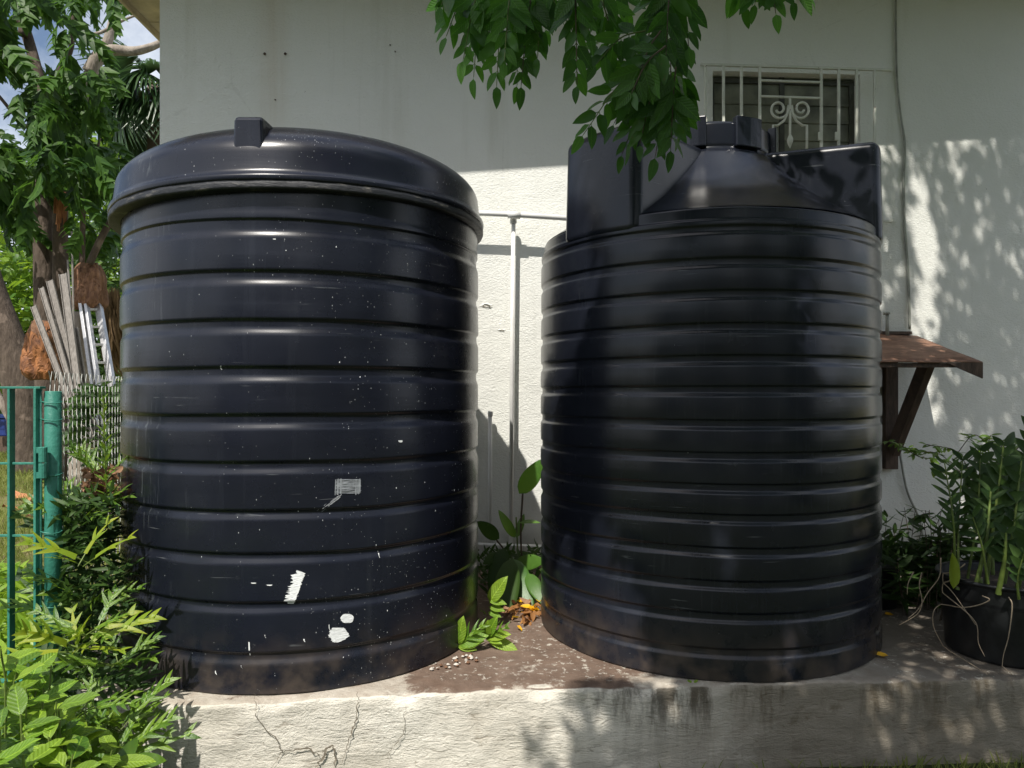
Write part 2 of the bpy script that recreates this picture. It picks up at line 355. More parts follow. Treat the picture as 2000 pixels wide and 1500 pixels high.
M['fernyellow'] = leafmat('yellow_fern_leaf', (.30, .34, .02), (.20, .30, .02), .35, .4, .5)
M['hedge'] = leafmat('hedge_leaf', (.05, .14, .012), (.17, .28, .025), .4, .45, .4, (.4, .6, .04))
M['palm'] = leafmat('palm_blade', (.02, .06, .02), (.05, .10, .03), .25, .35, .6)
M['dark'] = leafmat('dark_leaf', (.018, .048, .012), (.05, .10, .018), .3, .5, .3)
M['broad'] = leafmat('pleated_leaf', (.06, .16, .025), (.10, .21, .03), .35, .36, .55, (.28, .5, .05))
M['grass'] = leafmat('grass_blade', (.12, .17, .03), (.24, .26, .07), .3, .6, .3)
M['thatch'] = leafmat('dry_palm_skirt', (.12, .08, .04), (.24, .16, .09), .1, .8, .2)
def ground():
    t = NT('lawn_soil'); f = t.noise(1.3, 7, .65); g = t.noise(60, 5, .7)
    c = t.ramp(f, [(.35, (.11, .13, .03)), (.5, (.20, .19, .07)), (.66, (.30, .23, .14))])
    c = t.mix(t.math('MULTIPLY', g, .5), c, (.08, .08, .03)); Yc = t.sep()[1]; c = t.mix(t.math('SUBTRACT', 1, smooth01(t, Yc, 2.8, 5)), c, t.ramp(f, [(.3, (.035, .05, .015)), (.7, (.075, .085, .035))])); t.set(color=c, rough=.95, normal=t.bump(g, .03, .8), spec=.2); return t.m  # near lawn darkened in the colour as shade, so the tanks reflect less
M['ground'] = ground()
# ------------------------------------------------------------------ leaf shapes (base at origin, grows +Y, faces +Z)
def blade(L_, W, seg=6, fold=.12, droop=.15, kind='ovate', wave=0):
    v = []; f = []
    for i in range(seg+1):
        t = i/seg
        if kind == 'ovate': w = W/2*(t**.5*(1-t)**.85/.41)
        elif kind == 'lance': w = W/2*(t**.62*(1-t)**.8/.365)
        elif kind == 'lobe': w = W/2*(1-.2*t)*(1-t**2.2)
        elif kind == 'strap': w = W/2*min(1, t*5+.25)*min(1, (1-t)*3.2)**.6 if t < 1 else 0
        w = max(w, .004*L_); y = L_*t*(1-.12*droop*t); z = -droop*L_*t*t + (wave*L_*math.sin(t*9) if wave else 0)
        v += [(-w, y, z+fold*w+(wave*w*math.sin(t*15) if wave else 0)), (0, y, z-fold*w*.4), (w, y, z+fold*w)]
    for i in range(seg):
        a = i*3; f += [(a, a+1, a+4, a+3), (a+1, a+2, a+5, a+4)]
    return v, f
def merge(parts):
    v = []; f = []
    for (pv, pf), Mx in parts:
        b = len(v); v += [tuple(Mx@Vector(p)) for p in pv]; f += [tuple(i+b for i in q) for q in pf]
    return v, f
def lobed(L_, W, lobes, lobe_w, core_w, droop=.2, ang=50, first=.2, seg=4):
    parts = [(blade(L_, core_w, 7, .1, droop, 'lobe' if core_w < .2 else 'lance'), Matrix.Identity(4))]
    for i in range(lobes):
        t = first+(.86-first)*i/max(1, lobes-1)
        ll = W/2*(.55+.6*math.sin(math.pi*min(1, t*.9+.12)))*random.uniform(.85, 1.1)
        for s in (-1, 1):
            a = R(ang*(1-.35*t)+random.uniform(-7, 7))*s
            Mx = Matrix.Translation((0, L_*t*(1-.1*droop*t), -droop*L_*t*t+random.uniform(0, .01)*L_)) @ Matrix.Rotation(-a, 4, 'Z') @ Matrix.Rotation(R(random.uniform(-14, 10)), 4, 'X')
            parts.append((blade(ll, lobe_w, seg, .15, random.uniform(.05, .3), 'lobe'), Mx))
    return merge(parts)
def lmesh(name, vf, m):
    me = bpy.data.meshes.new(name); me.from_pydata(vf[0], [], vf[1]); me.shade_smooth(); me.materials.append(m); return me
def stalked(vf, L_, r=.02):               # short stalk welded on a leaf
    v, f = vf; s = L_*.16; v2 = [(x, y+s, z) for x, y, z in v]; b = len(v2)
    v2 += [(-r*L_, 0, 0), (r*L_, 0, 0), (r*L_, s*1.2, 0.003), (-r*L_, s*1.2, .003)]; return v2, f+[(b, b+1, b+2, b+3)]
HL = [stalked(blade(1, random.uniform(.40, .52), 6, .18, random.uniform(.0, .35), 'ovate', random.choice((0, .03))), .7) for _ in range(5)]
hangM = [lmesh('leaflet', l, M['hang']) for l in HL]; hangL = [lmesh('leaflet', l, M['hanglit']) for l in HL]
BRD = [lobed(1, .9, 4, .20, .42, random.uniform(.2, .5), 52) for _ in range(4)]
breadM = [lmesh('lobed_leaf', l, M['bread']) for l in BRD]
FRN = [lobed(1, .8, random.choice((2, 3)), .12, .15, random.uniform(.1, .4), 48, .38, 5) for _ in range(5)]
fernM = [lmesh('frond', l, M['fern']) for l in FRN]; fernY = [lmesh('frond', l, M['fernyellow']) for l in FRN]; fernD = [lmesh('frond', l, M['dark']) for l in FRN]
LIM = [stalked(blade(1, random.uniform(.36, .46), 8, .16, random.uniform(.1, .35), 'lance', .025), .5, .012) for _ in range(4)]
limeM = [lmesh('leaf', l, M['lime']) for l in LIM]; limeD = [lmesh('leaf', l, M['fern']) for l in LIM]
LAN = [blade(1, .2, 5, .12, random.uniform(.1, .4), 'lance') for _ in range(3)]
darkM = [lmesh('leaf', l, M['dark']) for l in LAN]
def rdir(z0=-1, z1=1):
    a = random.uniform(0, 2*math.pi); z = random.uniform(z0, z1); q = math.sqrt(1-z*z); return Vector((q*math.cos(a), q*math.sin(a), z))
# ------------------------------------------------------------------ ground
g = MB(); nx, ny = 90, 90
xs = [-60+120*(i/nx) for i in range(nx+1)]; ys = [-25+105*(j/ny) for j in range(ny+1)]
for y in ys:
    for x in xs: g.v.append((x, y, .03*nz(x*.3, y*.3)*(1 if y > 7 else .3) - .02))
for j in range(ny):
    for i in range(nx): a = j*(nx+1)+i; g.f.append((a, a+1, a+nx+2, a+nx+1))
tag(g.build('ground', M['ground'], smooth=True), kind='structure')
# ------------------------------------------------------------------ plinth
XL, XR, PH = -1.98, 5.2, .33
def yf(x):
    pts = [(-1.98, 3.45), (-1.86, 3.12), (-1.72, 2.90), (-1.55, 2.80), (-1.3, 2.785), (-1.0, 2.80), (-.6, 2.87), (0, 2.93), (1, 2.98), (2.1, 3.04), (5.2, 3.2)]
    for (a, p), (b, q) in zip(pts, pts[1:]):
        if x <= b: return lerp(p, q, (x-a)/(b-a))
    return 3.2
pl = MB(); NX = 360; prof = [(0, -.12+i*(PH-.02+.12)/20) for i in range(20)]+[(0, PH-.022), (.003, PH-.010), (.009, PH-.003), (.02, PH)]
NT_ = 46; cols = len(prof)+NT_
for i in range(NX+1):
    x = XL+(XR-XL)*i/NX; y0 = yf(x); y1 = wall_y(x)+.05
    for (o, h) in prof:
        w = .010*nz(x*3, h*4)+.006*nz(x*11, h*14)+.003*nz(x*35, h*45)
        e = .007*nz(x*9, 7.7)+.006*nz(x*27, 3.1) if h > PH-.03 else 0
        chip = max(0, nz(x*6, 11.5)-.2)*.10 if h > PH-.024 else 0
        pl.v.append((x, y0+o+w+chip*.5, h+e-chip*.5))
    for k in range(1, NT_+1):
        y = lerp(y0+.02, y1, (k/NT_)**1.3); pl.v.append((x, y, PH+.0035*nz(x*5, y*5)+.002*nz(x*25, y*25)))
for i in range(NX):
    for k in range(cols-1): a = i*cols+k; pl.f.append((a, a+cols, a+cols+1, a+1))
b = len(pl.v); pl.v += [(XL, 3.45, -.12), (XL, 5.0, -.12), (XL, 5.0, PH-.006), (XL, 3.47, PH-.006)]; pl.f.append((b, b+3, b+2, b+1))
plr = thing('concrete_plinth', 'low rough rendered concrete plinth that carries both water tanks', 'plinth', (0, 2.9, 0))
pl.build('slab', M['plinth'], plr, smooth=True)
def crack(pts, w):
    mb = MB(); P = []
    for (a, c) in zip(pts, pts[1:]):
        for k in range(9):
            t = k/9; P.append((lerp(a[0], c[0], t)+random.uniform(-2.6, 2.6), lerp(a[1], c[1], t)+random.uniform(-2, 2)))
    P.append(pts[-1]); L1 = []; L2 = []
    for i, (px, py) in enumerate(P):
        d = 2.93; 
        for _ in range(4): d = yf((px-1000)/F*d)-.009
        p = at(px, py, d); q = (w*(.25+.75*math.sin(math.pi*(i+.5)/len(P))))*random.uniform(.4, 1.3)/2
        t = Vector(P[min(i+1, len(P)-1)])-Vector(P[max(i-1, 0)]); n = Vector((-t.y, 0, -t.x)); n = Vector((t.y, 0, t.x)).normalized() if t.length else Vector((1, 0, 0))
        L1.append(p+n*q); L2.append(p-n*q)
    n = len(P); mb.add(L1+L2, [(i, i+1, n+i+1, n+i) for i in range(n-1)]); mb.build('crack', M['crack'], plr)
for pts, w in (([(497,1352),(500,1400),(540,1445),(552,1468),(530,1500)], .006), ([(552,1468),(600,1462),(625,1476)], .010), ([(628,1470),(650,1455),(656,1500)], .012),
               ([(699,1352),(697,1400),(684,1440),(668,1490)], .008), ([(362,1370),(370,1420),(366,1470)], .0025), ([(790,1375),(790,1430),(760,1470),(755,1495)], .004), ([(615,1500),(632,1478),(640,1462)], .014)):
    crack(pts, w*.62)
# ------------------------------------------------------------------ house
house = thing('house', 'pale green-white stucco house wall with a barred window behind the two tanks', 'house', (1, 5.1, 0))
wx0 = onwall(312, 200).x; op0 = onwall(1392, 138); op1 = onwall(1680, 400)
wz1 = 6.6; ox0, ox1, oz1, oz0 = op0.x, op1.x, op0.z, 2.78
mb = MB()
def wq(x0, x1, z0, z1, nx=1, nz_=1):
    vs_ = []; 
    for j in range(nz_+1):
        for i in range(nx+1):
            x = lerp(x0, x1, i/nx); vs_.append((x, wall_y(x), lerp(z0, z1, j/nz_)))
    mb.add(vs_, [(j*(nx+1)+i, j*(nx+1)+i+1, (j+1)*(nx+1)+i+1, (j+1)*(nx+1)+i) for j in range(nz_) for i in range(nx)])
X1 = 7.5
wq(wx0, ox0, 0, wz1); wq(ox1, X1, 0, wz1); wq(ox0, ox1, 0, oz0); wq(ox0, ox1, oz1, wz1)
dn = Vector((-WK, 1, 0)).normalized()*.13
def rv(x, z, d=0): return Vector((x, wall_y(x), z))+dn*d/.13*1.0
for a, c in (((ox0, oz0), (ox0, oz1)), ((ox0, oz1), (ox1, oz1)), ((ox1, oz1), (ox1, oz0)), ((ox1, oz0), (ox0, oz0))):
    mb.add([rv(*a), rv(*c), rv(*c)+dn, rv(*a)+dn], [(0, 1, 2, 3)])
mb.add([(wx0, wall_y(wx0), 0), (wx0, wall_y(wx0), wz1), (wx0-.25, 13, wz1), (wx0-.25, 13, 0)], [(0, 3, 2, 1)])
mb.build('wall', M['stucco'], house)
# side eave with planks, front overhang
sof = 4.56
ov = MB()
e0, e1 = (-3.3, 4.16-.112*3.3), (7.5, 4.16+.112*7.5)
ov.add([(e0[0], e0[1], sof), (e1[0], e1[1], sof), (7.5, 5.6, sof), (-3.3, 4.75, sof), (e0[0], e0[1], sof+.14), (e1[0], e1[1], sof+.14), (7.5, 5.6, sof+.6), (-3.3, 4.75, sof+.6)],
       [(3, 2, 1, 0), (4, 5, 6, 7), (0, 1, 5, 4), (1, 2, 6, 5), (2, 3, 7, 6), (3, 0, 4, 7)])
ov.build('front_overhang', M['eave'], house)
for k in range(26):
    y = 4.95+k*.21
    x1_ = wx0-.25*(y-5)/8+.03
    p = MB().box((-2.975, y, sof-random.uniform(0, .006)), (x1_, y+.203, sof+.02)); p.build('soffit_plank', M['eave'], house)
MB().box((-3.0, 4.9, sof-.05), (-2.978, 10.5, sof+.18)).build('fascia', M['eave'], house)
MB().box((-3.05, 4.86, sof+.19), (-2.2, 10.6, sof+.25)).build('roof', M['roof'], house)
# anchor bolts, chips
for (px, py) in ((517, 105), (557, 105), (538, 195), (762, 88), (772, 101)):
    p = onwall(px, py); s_ = .010 if py > 104 and px < 560 and py < 110 else .005
    MB().tube([p, p-dn*.12-Vector((0, 0, s_*.6))], [s_, s_*.6], 7).build('anchor_bolt', M['wood'], house)
for (px, py, w_) in ((950, 597, .055), (980, 645, .03)):
    c = onwall(px, py, .001); mb = MB(); n = 16; ring = []
    for k in range(n):
        a = 2*math.pi*k/n; r_ = w_*random.uniform(.7, 1.15); ring.append(c+Vector((math.cos(a)*r_, WK*math.cos(a)*r_, math.sin(a)*r_*.32)))
    inn = [c+(p-c)*.6+Vector((0, -.0035, 0)) for p in ring]; outv = ring+inn+[c+Vector((0, .004, 0))]
    mb.add(outv, [(k, (k+1) % n, n+(k+1) % n, n+k) for k in range(n)]); mb.build('plaster_chip', M['stucco'], house, smooth=True)
    mb = MB(); mb.add([c+Vector((x*w_, -.005, z*w_)) for x, z in ((-.7, .12), (-.3, -.08), (.1, .06), (.5, -.1), (.8, .1), (.45, -.2), (.1, -.05), (-.3, -.18))], [(0, 1, 7), (1, 2, 6, 7), (2, 3, 5, 6), (3, 4, 5)])
    mb.build('crack', M['crack'], house)
# window
win = MB()
fy = .10
def wb(px0, py0, px1, py1, off, w, h, name, m, par, bev=.002):
    a = onwall(px0, py0, off); c = onwall(px1, py1, off); return MB().bar(a, c, w, h).build(name, m, par, bevel=bev)
fr = MB()
for a, c in (((ox0+.02, oz0+.02), (ox0+.02, oz1-.02)), ((ox1-.02, oz0+.02), (ox1-.02, oz1-.02)), ((ox0, oz1-.03), (ox1, oz1-.03)), ((ox0, oz0+.02), (ox1, oz0+.02)), (((ox0+ox1)/2+.0, oz0), ((ox0+ox1)/2, oz1))):
    fr.bar(rv(*a)+dn*.72, rv(*c)+dn*.72, .035, .035)
window = fr.build('window', M['darkframe'], house)
q0, q1, q2, q3 = rv(ox0-.01, oz0-.01), rv(ox1+.01, oz0-.01), rv(ox1+.01, oz1+.01), rv(ox0-.01, oz1+.01)
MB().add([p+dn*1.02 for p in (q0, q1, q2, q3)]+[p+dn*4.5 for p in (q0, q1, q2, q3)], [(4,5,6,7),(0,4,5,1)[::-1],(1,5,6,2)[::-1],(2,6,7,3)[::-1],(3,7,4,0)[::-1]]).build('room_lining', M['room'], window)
for side in (0, 1):
    xa = ox0+.04 if side == 0 else (ox0+ox1)/2+.02; xb = (ox0+ox1)/2-.02 if side == 0 else ox1-.04
    for k in range(7):
        z = oz0+.05+k*(oz1-oz0-.12)/7; zz = z+(oz1-oz0)/7
        pa, pb = rv(xa, z)+dn*.62, rv(xb, z)+dn*.62; pc, pd = rv(xb, zz+.006)+dn*.70, rv(xa, zz+.006)+dn*.70; th = dn*.04
        MB().add([pa, pb, pc, pd, pa+th, pb+th, pc+th, pd+th], [(0,1,2,3),(7,6,5,4),(0,4,5,1),(1,5,6,2),(2,6,7,3),(3,7,4,0)]).build('louvre', M['glass'], window)
gr = thing('window_grille', 'white wrought iron window grille with a scroll motif above the right tank', 'window grille', onwall(1540, 420, .1))
GO = .13
bars = [(1378, 127), (1413, 128), (1448, 129), (1484, 130), (1604, 133), (1638, 134), (1673, 135), (1708, 137)]
for px, py in bars: wb(px, py, px, 425, GO, .017, .017, 'bar', M['grille'], gr)
wb(1368, 126, 1742, 137, GO, .02, .016, 'rail', M['grille'], gr); wb(1368, 425, 1742, 432, GO, .02, .016, 'rail', M['grille'], gr)
wb(1484, 157, 1604, 161, GO, .014, .014, 'rail', M['grille'], gr); wb(1484, 188, 1604, 192, GO, .014, .014, 'rail', M['grille'], gr)
for px, py in ((1740, 137), (1742, 431), (1370, 126)):
    MB().bar(onwall(px, py, GO), onwall(px, py, -.01), .016, .016).build('bracket', M['grille'], gr)
for px in (1601, 1634): wb(px, 258, px, 274, GO+.012, .016, .02, 'catch', M['grille'], gr)
for s_ in (-1, 1):
    P = []
    cxp, cyp = 1543+s_*22, 213
    for k in range(30):
        a = R(lerp(-160, 380, k/29)); rr = lerp(5, 20, k/29)
        P.append((cxp-s_*rr*math.cos(a)*-1 if False else cxp+s_*(-rr*math.cos(a)), cyp-rr*math.sin(a)*1.05))
    P = [(x, y) for x, y in P]
    end = P[-1]; P += [(1543+s_*5, 222), (1543+s_*12, 236), (1543+s_*24, 245), (1543+s_*33, 245), (1543+s_*33, 262), (1543+s_*33, 300)]
    MB().tube([onwall(x, y, GO) for x, y in P], .0085, 8).build('scroll', M['grille'], gr, smooth=True)
wb(1543, 192, 1543, 262, GO, .014, .014, 'bar', M['grille'], gr)
sp = [onwall(1543, 260, GO), onwall(1543, 264, GO), onwall(1543, 272, GO), onwall(1543, 278, GO), onwall(1543, 290, GO)]
MB().tube(sp, [.006, .010, .023, .021, .001], 4).build('spearhead', M['grille'], gr)
# ------------------------------------------------------------------ pipes and cables on the wall
pv = thing('pvc_pipe', 'white pvc pipe run on the sunlit wall between the tanks, upright with a horizontal arm', 'pipe', onwall(1002, 1080, .08))
def pipe(mb, pts, r): return mb.tube(pts, r, 14)
MB().tube([onwall(860, 413, .135), onwall(1002, 419, .135), onwall(1180, 431, .135)], .0185, 16).build('horizontal_pipe', M['white'], pv, smooth=True)
MB().tube([onwall(1003, 428, .085), onwall(1000, 700, .085), onwall(998, 1085, .085)], .0145, 16).build('upright_pipe', M['white'], pv, smooth=True)
pr = [.019, .0235, .0235, .022, .012]; MB().tube([onwall(1002.6, 437, .085), onwall(1002.6, 436, .085), onwall(1002.7, 428, .085), onwall(1002.7, 424, .09), onwall(1002.8, 421.5, .09)], pr, 16).build('elbow', M['white'], pv, smooth=True)
MB().tube([onwall(992, 419, .135), onwall(1016, 420.5, .135)], .025, 16).build('coupling', M['white'], pv, smooth=True)
pv2 = thing('pvc_pipe', 'short capped white pvc stub pipe beside the left tank', 'pipe', onwall(957, 1100, .07))
MB().tube([onwall(957, 812, .07), onwall(957, 1090, .07)], .0145, 14).build('stub', M['white'], pv2, smooth=True)
MB().tube([onwall(958, 803, .07), onwall(957.5, 813, .07)], [.017, .018], 14).build('cap', M['white'], pv2, bevel=.002)
pv3 = thing('pvc_pipe', 'low white horizontal drain channel near the foot of the wall, behind the plants', 'pipe', onwall(1010, 1075, .1))
MB().bar(onwall(930, 1070, .13), onwall(1120, 1076, .13), .06, .062).build('channel', M['white'], pv3, bevel=.006)
cb = MB(); pts = [(1750, -40), (1750, 60), (1752, 150), (1758, 215), (1766, 280), (1764, 350), (1766, 440), (1772, 520), (1775, 590), (1776, 642)]
cb.tube(curve([onwall(x, y, .012) for x, y in pts], 5), .0065, 7)
cb.tube(curve([onwall(x+(2.2 if y > 230 else 0), y, .008) for x, y in pts], 5), .004, 6)
tag(cb.build('cable', M['cable'], smooth=True), 'thin grey cable running down the wall right of the barred window', 'cable')
cb = MB().tube(curve([onwall(x, y, .02) for x, y in ((1752, 840), (1760, 900), (1772, 960), (1790, 1000), (1800, 1030), (1806, 1090))], 6), .008, 7)
tag(cb.build('cable', M['cable'], smooth=True), 'grey hose hanging below the rusty awning down to the dark plants', 'hose')
tp = thing('wall_tap', 'small grey capped pipe on the wall just above the rusty awning', 'pipe', onwall(1733, 645, .05))
MB().tube([onwall(1733, 660, .06), onwall(1733, 612, .06)], .012, 10).build('pipe', M['cable'], tp, smooth=True)
MB().tube([onwall(1732, 614, .06), onwall(1732, 610, .06)], [.024, .022], 12).build('cap', M['cable'], tp, smooth=True)
# ------------------------------------------------------------------ awning
aw = thing('awning', 'rusty brown sheet awning on dark timber brackets, right of the right tank', 'awning', onwall(1700, 900, 0))
wz = onwall(1790, 652).z; xw = onwall(1790, 652).x
fz = wz-.23; fy_ = 4.54
mb = MB(); n = 24; 
for j in range(7):
    t = j/6
    for i in range(n+1):
        x = lerp(1.55, xw+.0, i/n)+t*.02; z = lerp(wz, fz, t)+.006*nz(x*4, t*3)+(-.018*max(0, (i/n-.85)/.15)*(1-t))
        mb.v.append((x, lerp(wall_y(x)-.01, fy_, t), z))
for j in range(6):
    for i in range(n): a = j*(n+1)+i; mb.f.append((a, a+n+1, a+n+2, a+1))
sh = mb.build('sheet', M['rust'], aw, smooth=True); sm = sh.modifiers.new('thick', 'SOLIDIFY'); sm.thickness = .007
mb = MB(); mb.add([(xw+.022, fy_, fz-.006), (xw+.022, fy_, fz-.105), (xw-.20, fy_+.004, fz-.008), (xw+.022, fy_+.012, fz-.006), (xw+.022, fy_+.012, fz-.105), (xw-.20, fy_+.016, fz-.008)], [(0,2,1),(3,4,5),(0,1,4,3),(1,2,5,4),(2,0,3,5)]); mb.build('bent_flap', M['wood'], aw)
MB().bar((1.6, fy_+.03, fz-.022), (xw, fy_+.03, fz-.022), .03, .028).build('front_batten', M['wood'], aw, bevel=.002)
MB().bar((1.6, wall_y(1.6)-.02, wz+.006), (xw-.05, wall_y(xw)-.02, wz+.004), .03, .022).build('wall_batten', M['wood'], aw, bevel=.002)
for dx in (0, -.85):
    bx = onwall(1738, 800, .03).x+dx
    MB().box((bx-.045, wall_y(bx)-.06, onwall(1738, 915).z), (bx+.045, wall_y(bx)-.008, wz-.03)).build('post', M['wood'], aw, bevel=.003)
    MB().bar((bx+.0, wall_y(bx)-.07, onwall(1738, 880).z), (bx+.02, 4.74, fz+.045), .05, .11, (0, 1, .3)).build('brace', M['wood'], aw, bevel=.003)
# ------------------------------------------------------------------ tanks
def fillet(P, r, n=4):
    out = [P[0]]
    for i in range(1, len(P)-1):
        a, b, c = (Vector(P[i-1]), Vector(P[i]), Vector(P[i+1])); d1 = (a-b); d2 = (c-b); q = min(r, d1.length*.45, d2.length*.45)
        p0 = b+d1.normalized()*q; p2 = b+d2.normalized()*q
        for k in range(n+1):
            t = k/n; out.append(tuple((1-t)**2*p0+2*t*(1-t)*b+t*t*p2))
    out.append(P[-1]); return out
B = PH+.003
LC = (-1.024, 3.715); RC = (.992, 3.826)
def wzL(a, h): return .006*nz(math.sin(a)*1.6, math.cos(a)*1.6, h*2.3)*min(1, max(0, (h-PH)*4))
def wobL(a, h):
    return .004*nz(math.sin(a)*1.3, math.cos(a)*1.3, h*1.5)+.0016*nz(math.sin(a)*5, math.cos(a)*5, h*4)+.0014*nz(math.sin(a)*2, math.cos(a)*2, h*14)
tL = thing('water_tank', 'left water tank, dark navy and ribbed, with wide domed lid and white paint smears', 'water tank', (LC[0], LC[1], B), 'ribbed plastic water tanks')
hT = [1.799, 1.609, 1.418, 1.228, 1.042, .866, .685, .511, .320, .12]; hB = [1.663, 1.473, 1.286, 1.098, .912, .721, .551, .361, .164, .0]
r0, r1 = .8415, .851
P = [(r0+.006, 1.995), (r0+.006, 1.90), (r1-.002, 1.885), (r1-.002, 1.868), (r0, 1.862)]
for a, c in zip(hT, hB): P += [(r0, a+.020), (r1, a-.004), (r1+.0005, (a+c)/2), (r1+.001, c+.004)]+([(r0, c-.006)] if c > 0 else [(r1-.004, 0)])
profL = [(r, h+B) for r, h in fillet(P, .0085, 5)][::-1]
MB().lathe(profL, 224, LC, wobL, wz=wzL).build('body', M['tankL'], tL, smooth=True)
def rL(h):                                # outer radius at height
    for (ra, ha), (rb, hb) in zip(profL, profL[1:]):
        if ha <= h <= hb and hb > ha: return lerp(ra, rb, (h-ha)/(hb-ha))
    return r1
LD2 = (LC[0]-.012, LC[1])
def tilt(mb):
    mb.v = [(x, y, z+.020+.022*(x-LC[0])-.004*(y-LC[1])) for x, y, z in mb.v]; return mb
P = [(.838, 1.946), (.884, 1.949), (.889, 1.955), (.889, 1.974), (.886, 1.976), (.886, 1.982)]
tilt(MB().lathe([(r, h+B) for r, h in fillet(P, .003, 2)], 224, LD2, lambda a, h: .003*nz(math.sin(a)*9, math.cos(a)*9, h*4))).build('rim', M['rim'], tL, smooth=True)
P = [(.86, 1.983), (.890, 1.983), (.892, 2.003), (.880, 2.014), (.873, 2.026), (.868, 2.06), (.863, 2.10)]
dome = [(.863*math.sin(R(t)), 2.10+.262*math.cos(R(t))) for t in range(86, -1, -4)]
tilt(MB().lathe([(r, h+B) for r, h in fillet(P, .006, 3)+dome], 224, LD2, lambda a, h: .003*nz(math.sin(a)*1.5, math.cos(a)*1.5, h))).build('lid', M['tankL'], tL, smooth=True)
MB().lathe([(r, h+B) for r, h in ((.16, 2.33), (.16, 2.42), (.15, 2.435), (.09, 2.447), (.0005, 2.45))], 48, (LC[0]-.07, LC[1])).build('filler_cap', M['tankL'], tL, smooth=True)
for a in (-.4, 119.6, 239.6):
    Mx = Matrix.Translation((LC[0], LC[1], B+.012)) @ Matrix.Rotation(R(a), 4, 'Z')
    w = .055; v = []
    side = [(.860, 2.06), (.862, 2.235), (.852, 2.252), (.80, 2.257), (.56, 2.27), (.45, 2.24)]
    for s_ in (-1, 1):
        for (r, h) in side: v.append(Mx@Vector((s_*w*(1.12 if h < 2.1 else 1), -r, h)))
    k = len(side); lug = MB().add(v, [tuple(range(k)), tuple(range(2*k-1, k-1, -1))]+[(i, i+k, (i+1) % k+k, (i+1) % k) for i in range(k)])
    lo = lug.build('lifting_lug', M['tankL'], tL, smooth=False, bevel=.014, seg=4)
    for s_ in (-1, 1):
        hp = [Mx@Vector((s_*(w+q), -.80, 2.20)) for q in (.0005, .0035)]
        MB().tube(hp, [.030, .026], 18).build('hole', M['potm'], lo, smooth=False)
# paint smears on the left tank
def tank_hit(px, py):
    for k in range(1400):
        y = 2.78+k*.001; p = at(px, py, y); r = math.hypot(p.x-LC[0], p.y-LC[1])
        a = math.atan2(p.x-LC[0], -(p.y-LC[1])); zz = p.z-wzL(a, p.z)
        if r <= rL(zz)+wobL(a, zz)+.0022: return p
    return None
def strip_patch(rows, name, m):          # rows: (y, x0, x1) in the photo
    mb = MB()
    for (a, c) in zip(rows, rows[1:]):
        n = 5; top = [tank_hit(lerp(a[1], a[2], i/n), a[0]) for i in range(n+1)]; bot = [tank_hit(lerp(c[1], c[2], i/n), c[0]) for i in range(n+1)]
        if None in top or None in bot: continue
        mb.add(top+bot, [(n+1+i, n+2+i, i+1, i) for i in range(n)])
    if mb.v: mb.build(name, m, tL)
def rag(s): return random.uniform(-s, s)
strip_patch([(1114, 579, 581), (1117, 578, 590), (1120, 581, 597)]+[(y, 574-(y-1120)*.28+rag(6), 596-(y-1120)*.36+rag(1.5)) for y in np.arange(1122, 1180, 1.3)], 'paint_smear', M['whitepaint'])
strip_patch([(y, 678-13*math.sqrt(max(.02, 1-((y-1208)/9.5)**2))+rag(.7), 678+13*math.sqrt(max(.02, 1-((y-1208)/9.5)**2))+rag(.7)) for y in np.arange(1199, 1218, 1.6)], 'paint_smear', M['whitepaint'])
strip_patch([(y, 652-(1255-y)*.1-8*math.sin((y-1226)/29*math.pi)+rag(2.5), 672+10*math.sin((y-1226)/29*2.5)-max(0, y-1243)*1.4+rag(1.5)) for y in np.arange(1226, 1255, 1.3)], 'paint_smear', M['whitepaint'])
for k in range(22):                       # grey scuffed square, streaky
    y = 936+k*1.27; strip_patch([(y, 656+rag(3), 703+rag(3)), (y+random.uniform(.5, 1.3), 656+rag(3), 703+rag(3))], 'scuff', M['scuff'])
for k in range(14):
    x = 660+rag(6) if k % 2 else 699+rag(5); strip_patch([(936+rag(2), x, x+1.4), (964+rag(3), x-1, x+.8)], 'scuff', M['scuff'])
for k in range(12):
    x = 665-k*2.5+rag(6); y = 966+k*2.0; strip_patch([(y, x, x+1.6), (y+12, x-16, x-15)], 'scuff', M['scuff'])
for (x, y, l, w) in ((485, 1254, 26, 2.4), (516, 1240, 6, 2), (592, 1248, 6, 3), (430, 714, 8, 2.5), (642, 1220, 12, 1.5), (490, 1138, 2, 10), (520, 1142, 2, 12), (778, 860, 4, 8), (533, 466, 2, 6), (420, 1310, 8, 1.4), (470, 1300, 6, 1.4), (738, 1080, 9, 2.4)):
    strip_patch([(y, x, x+w), (y+l*.6, x+1+rag(1), x+w+rag(1)), (y+l, x+3, x+3+w*.5)], 'paint_speck', M['whitepaint'])
for k in range(26):
    a = random.random(); x = lerp(240, 900, a**.6); y = random.uniform(470, 1290)
    l = random.uniform(1.2, 3.2); w = random.uniform(.7, 1.3)
    if x > 620 or random.random() < .35: strip_patch([(y, x, x+w), (y+l, x+rag(1), x+w+rag(.5))], 'paint_speck', M['whitepaint'])

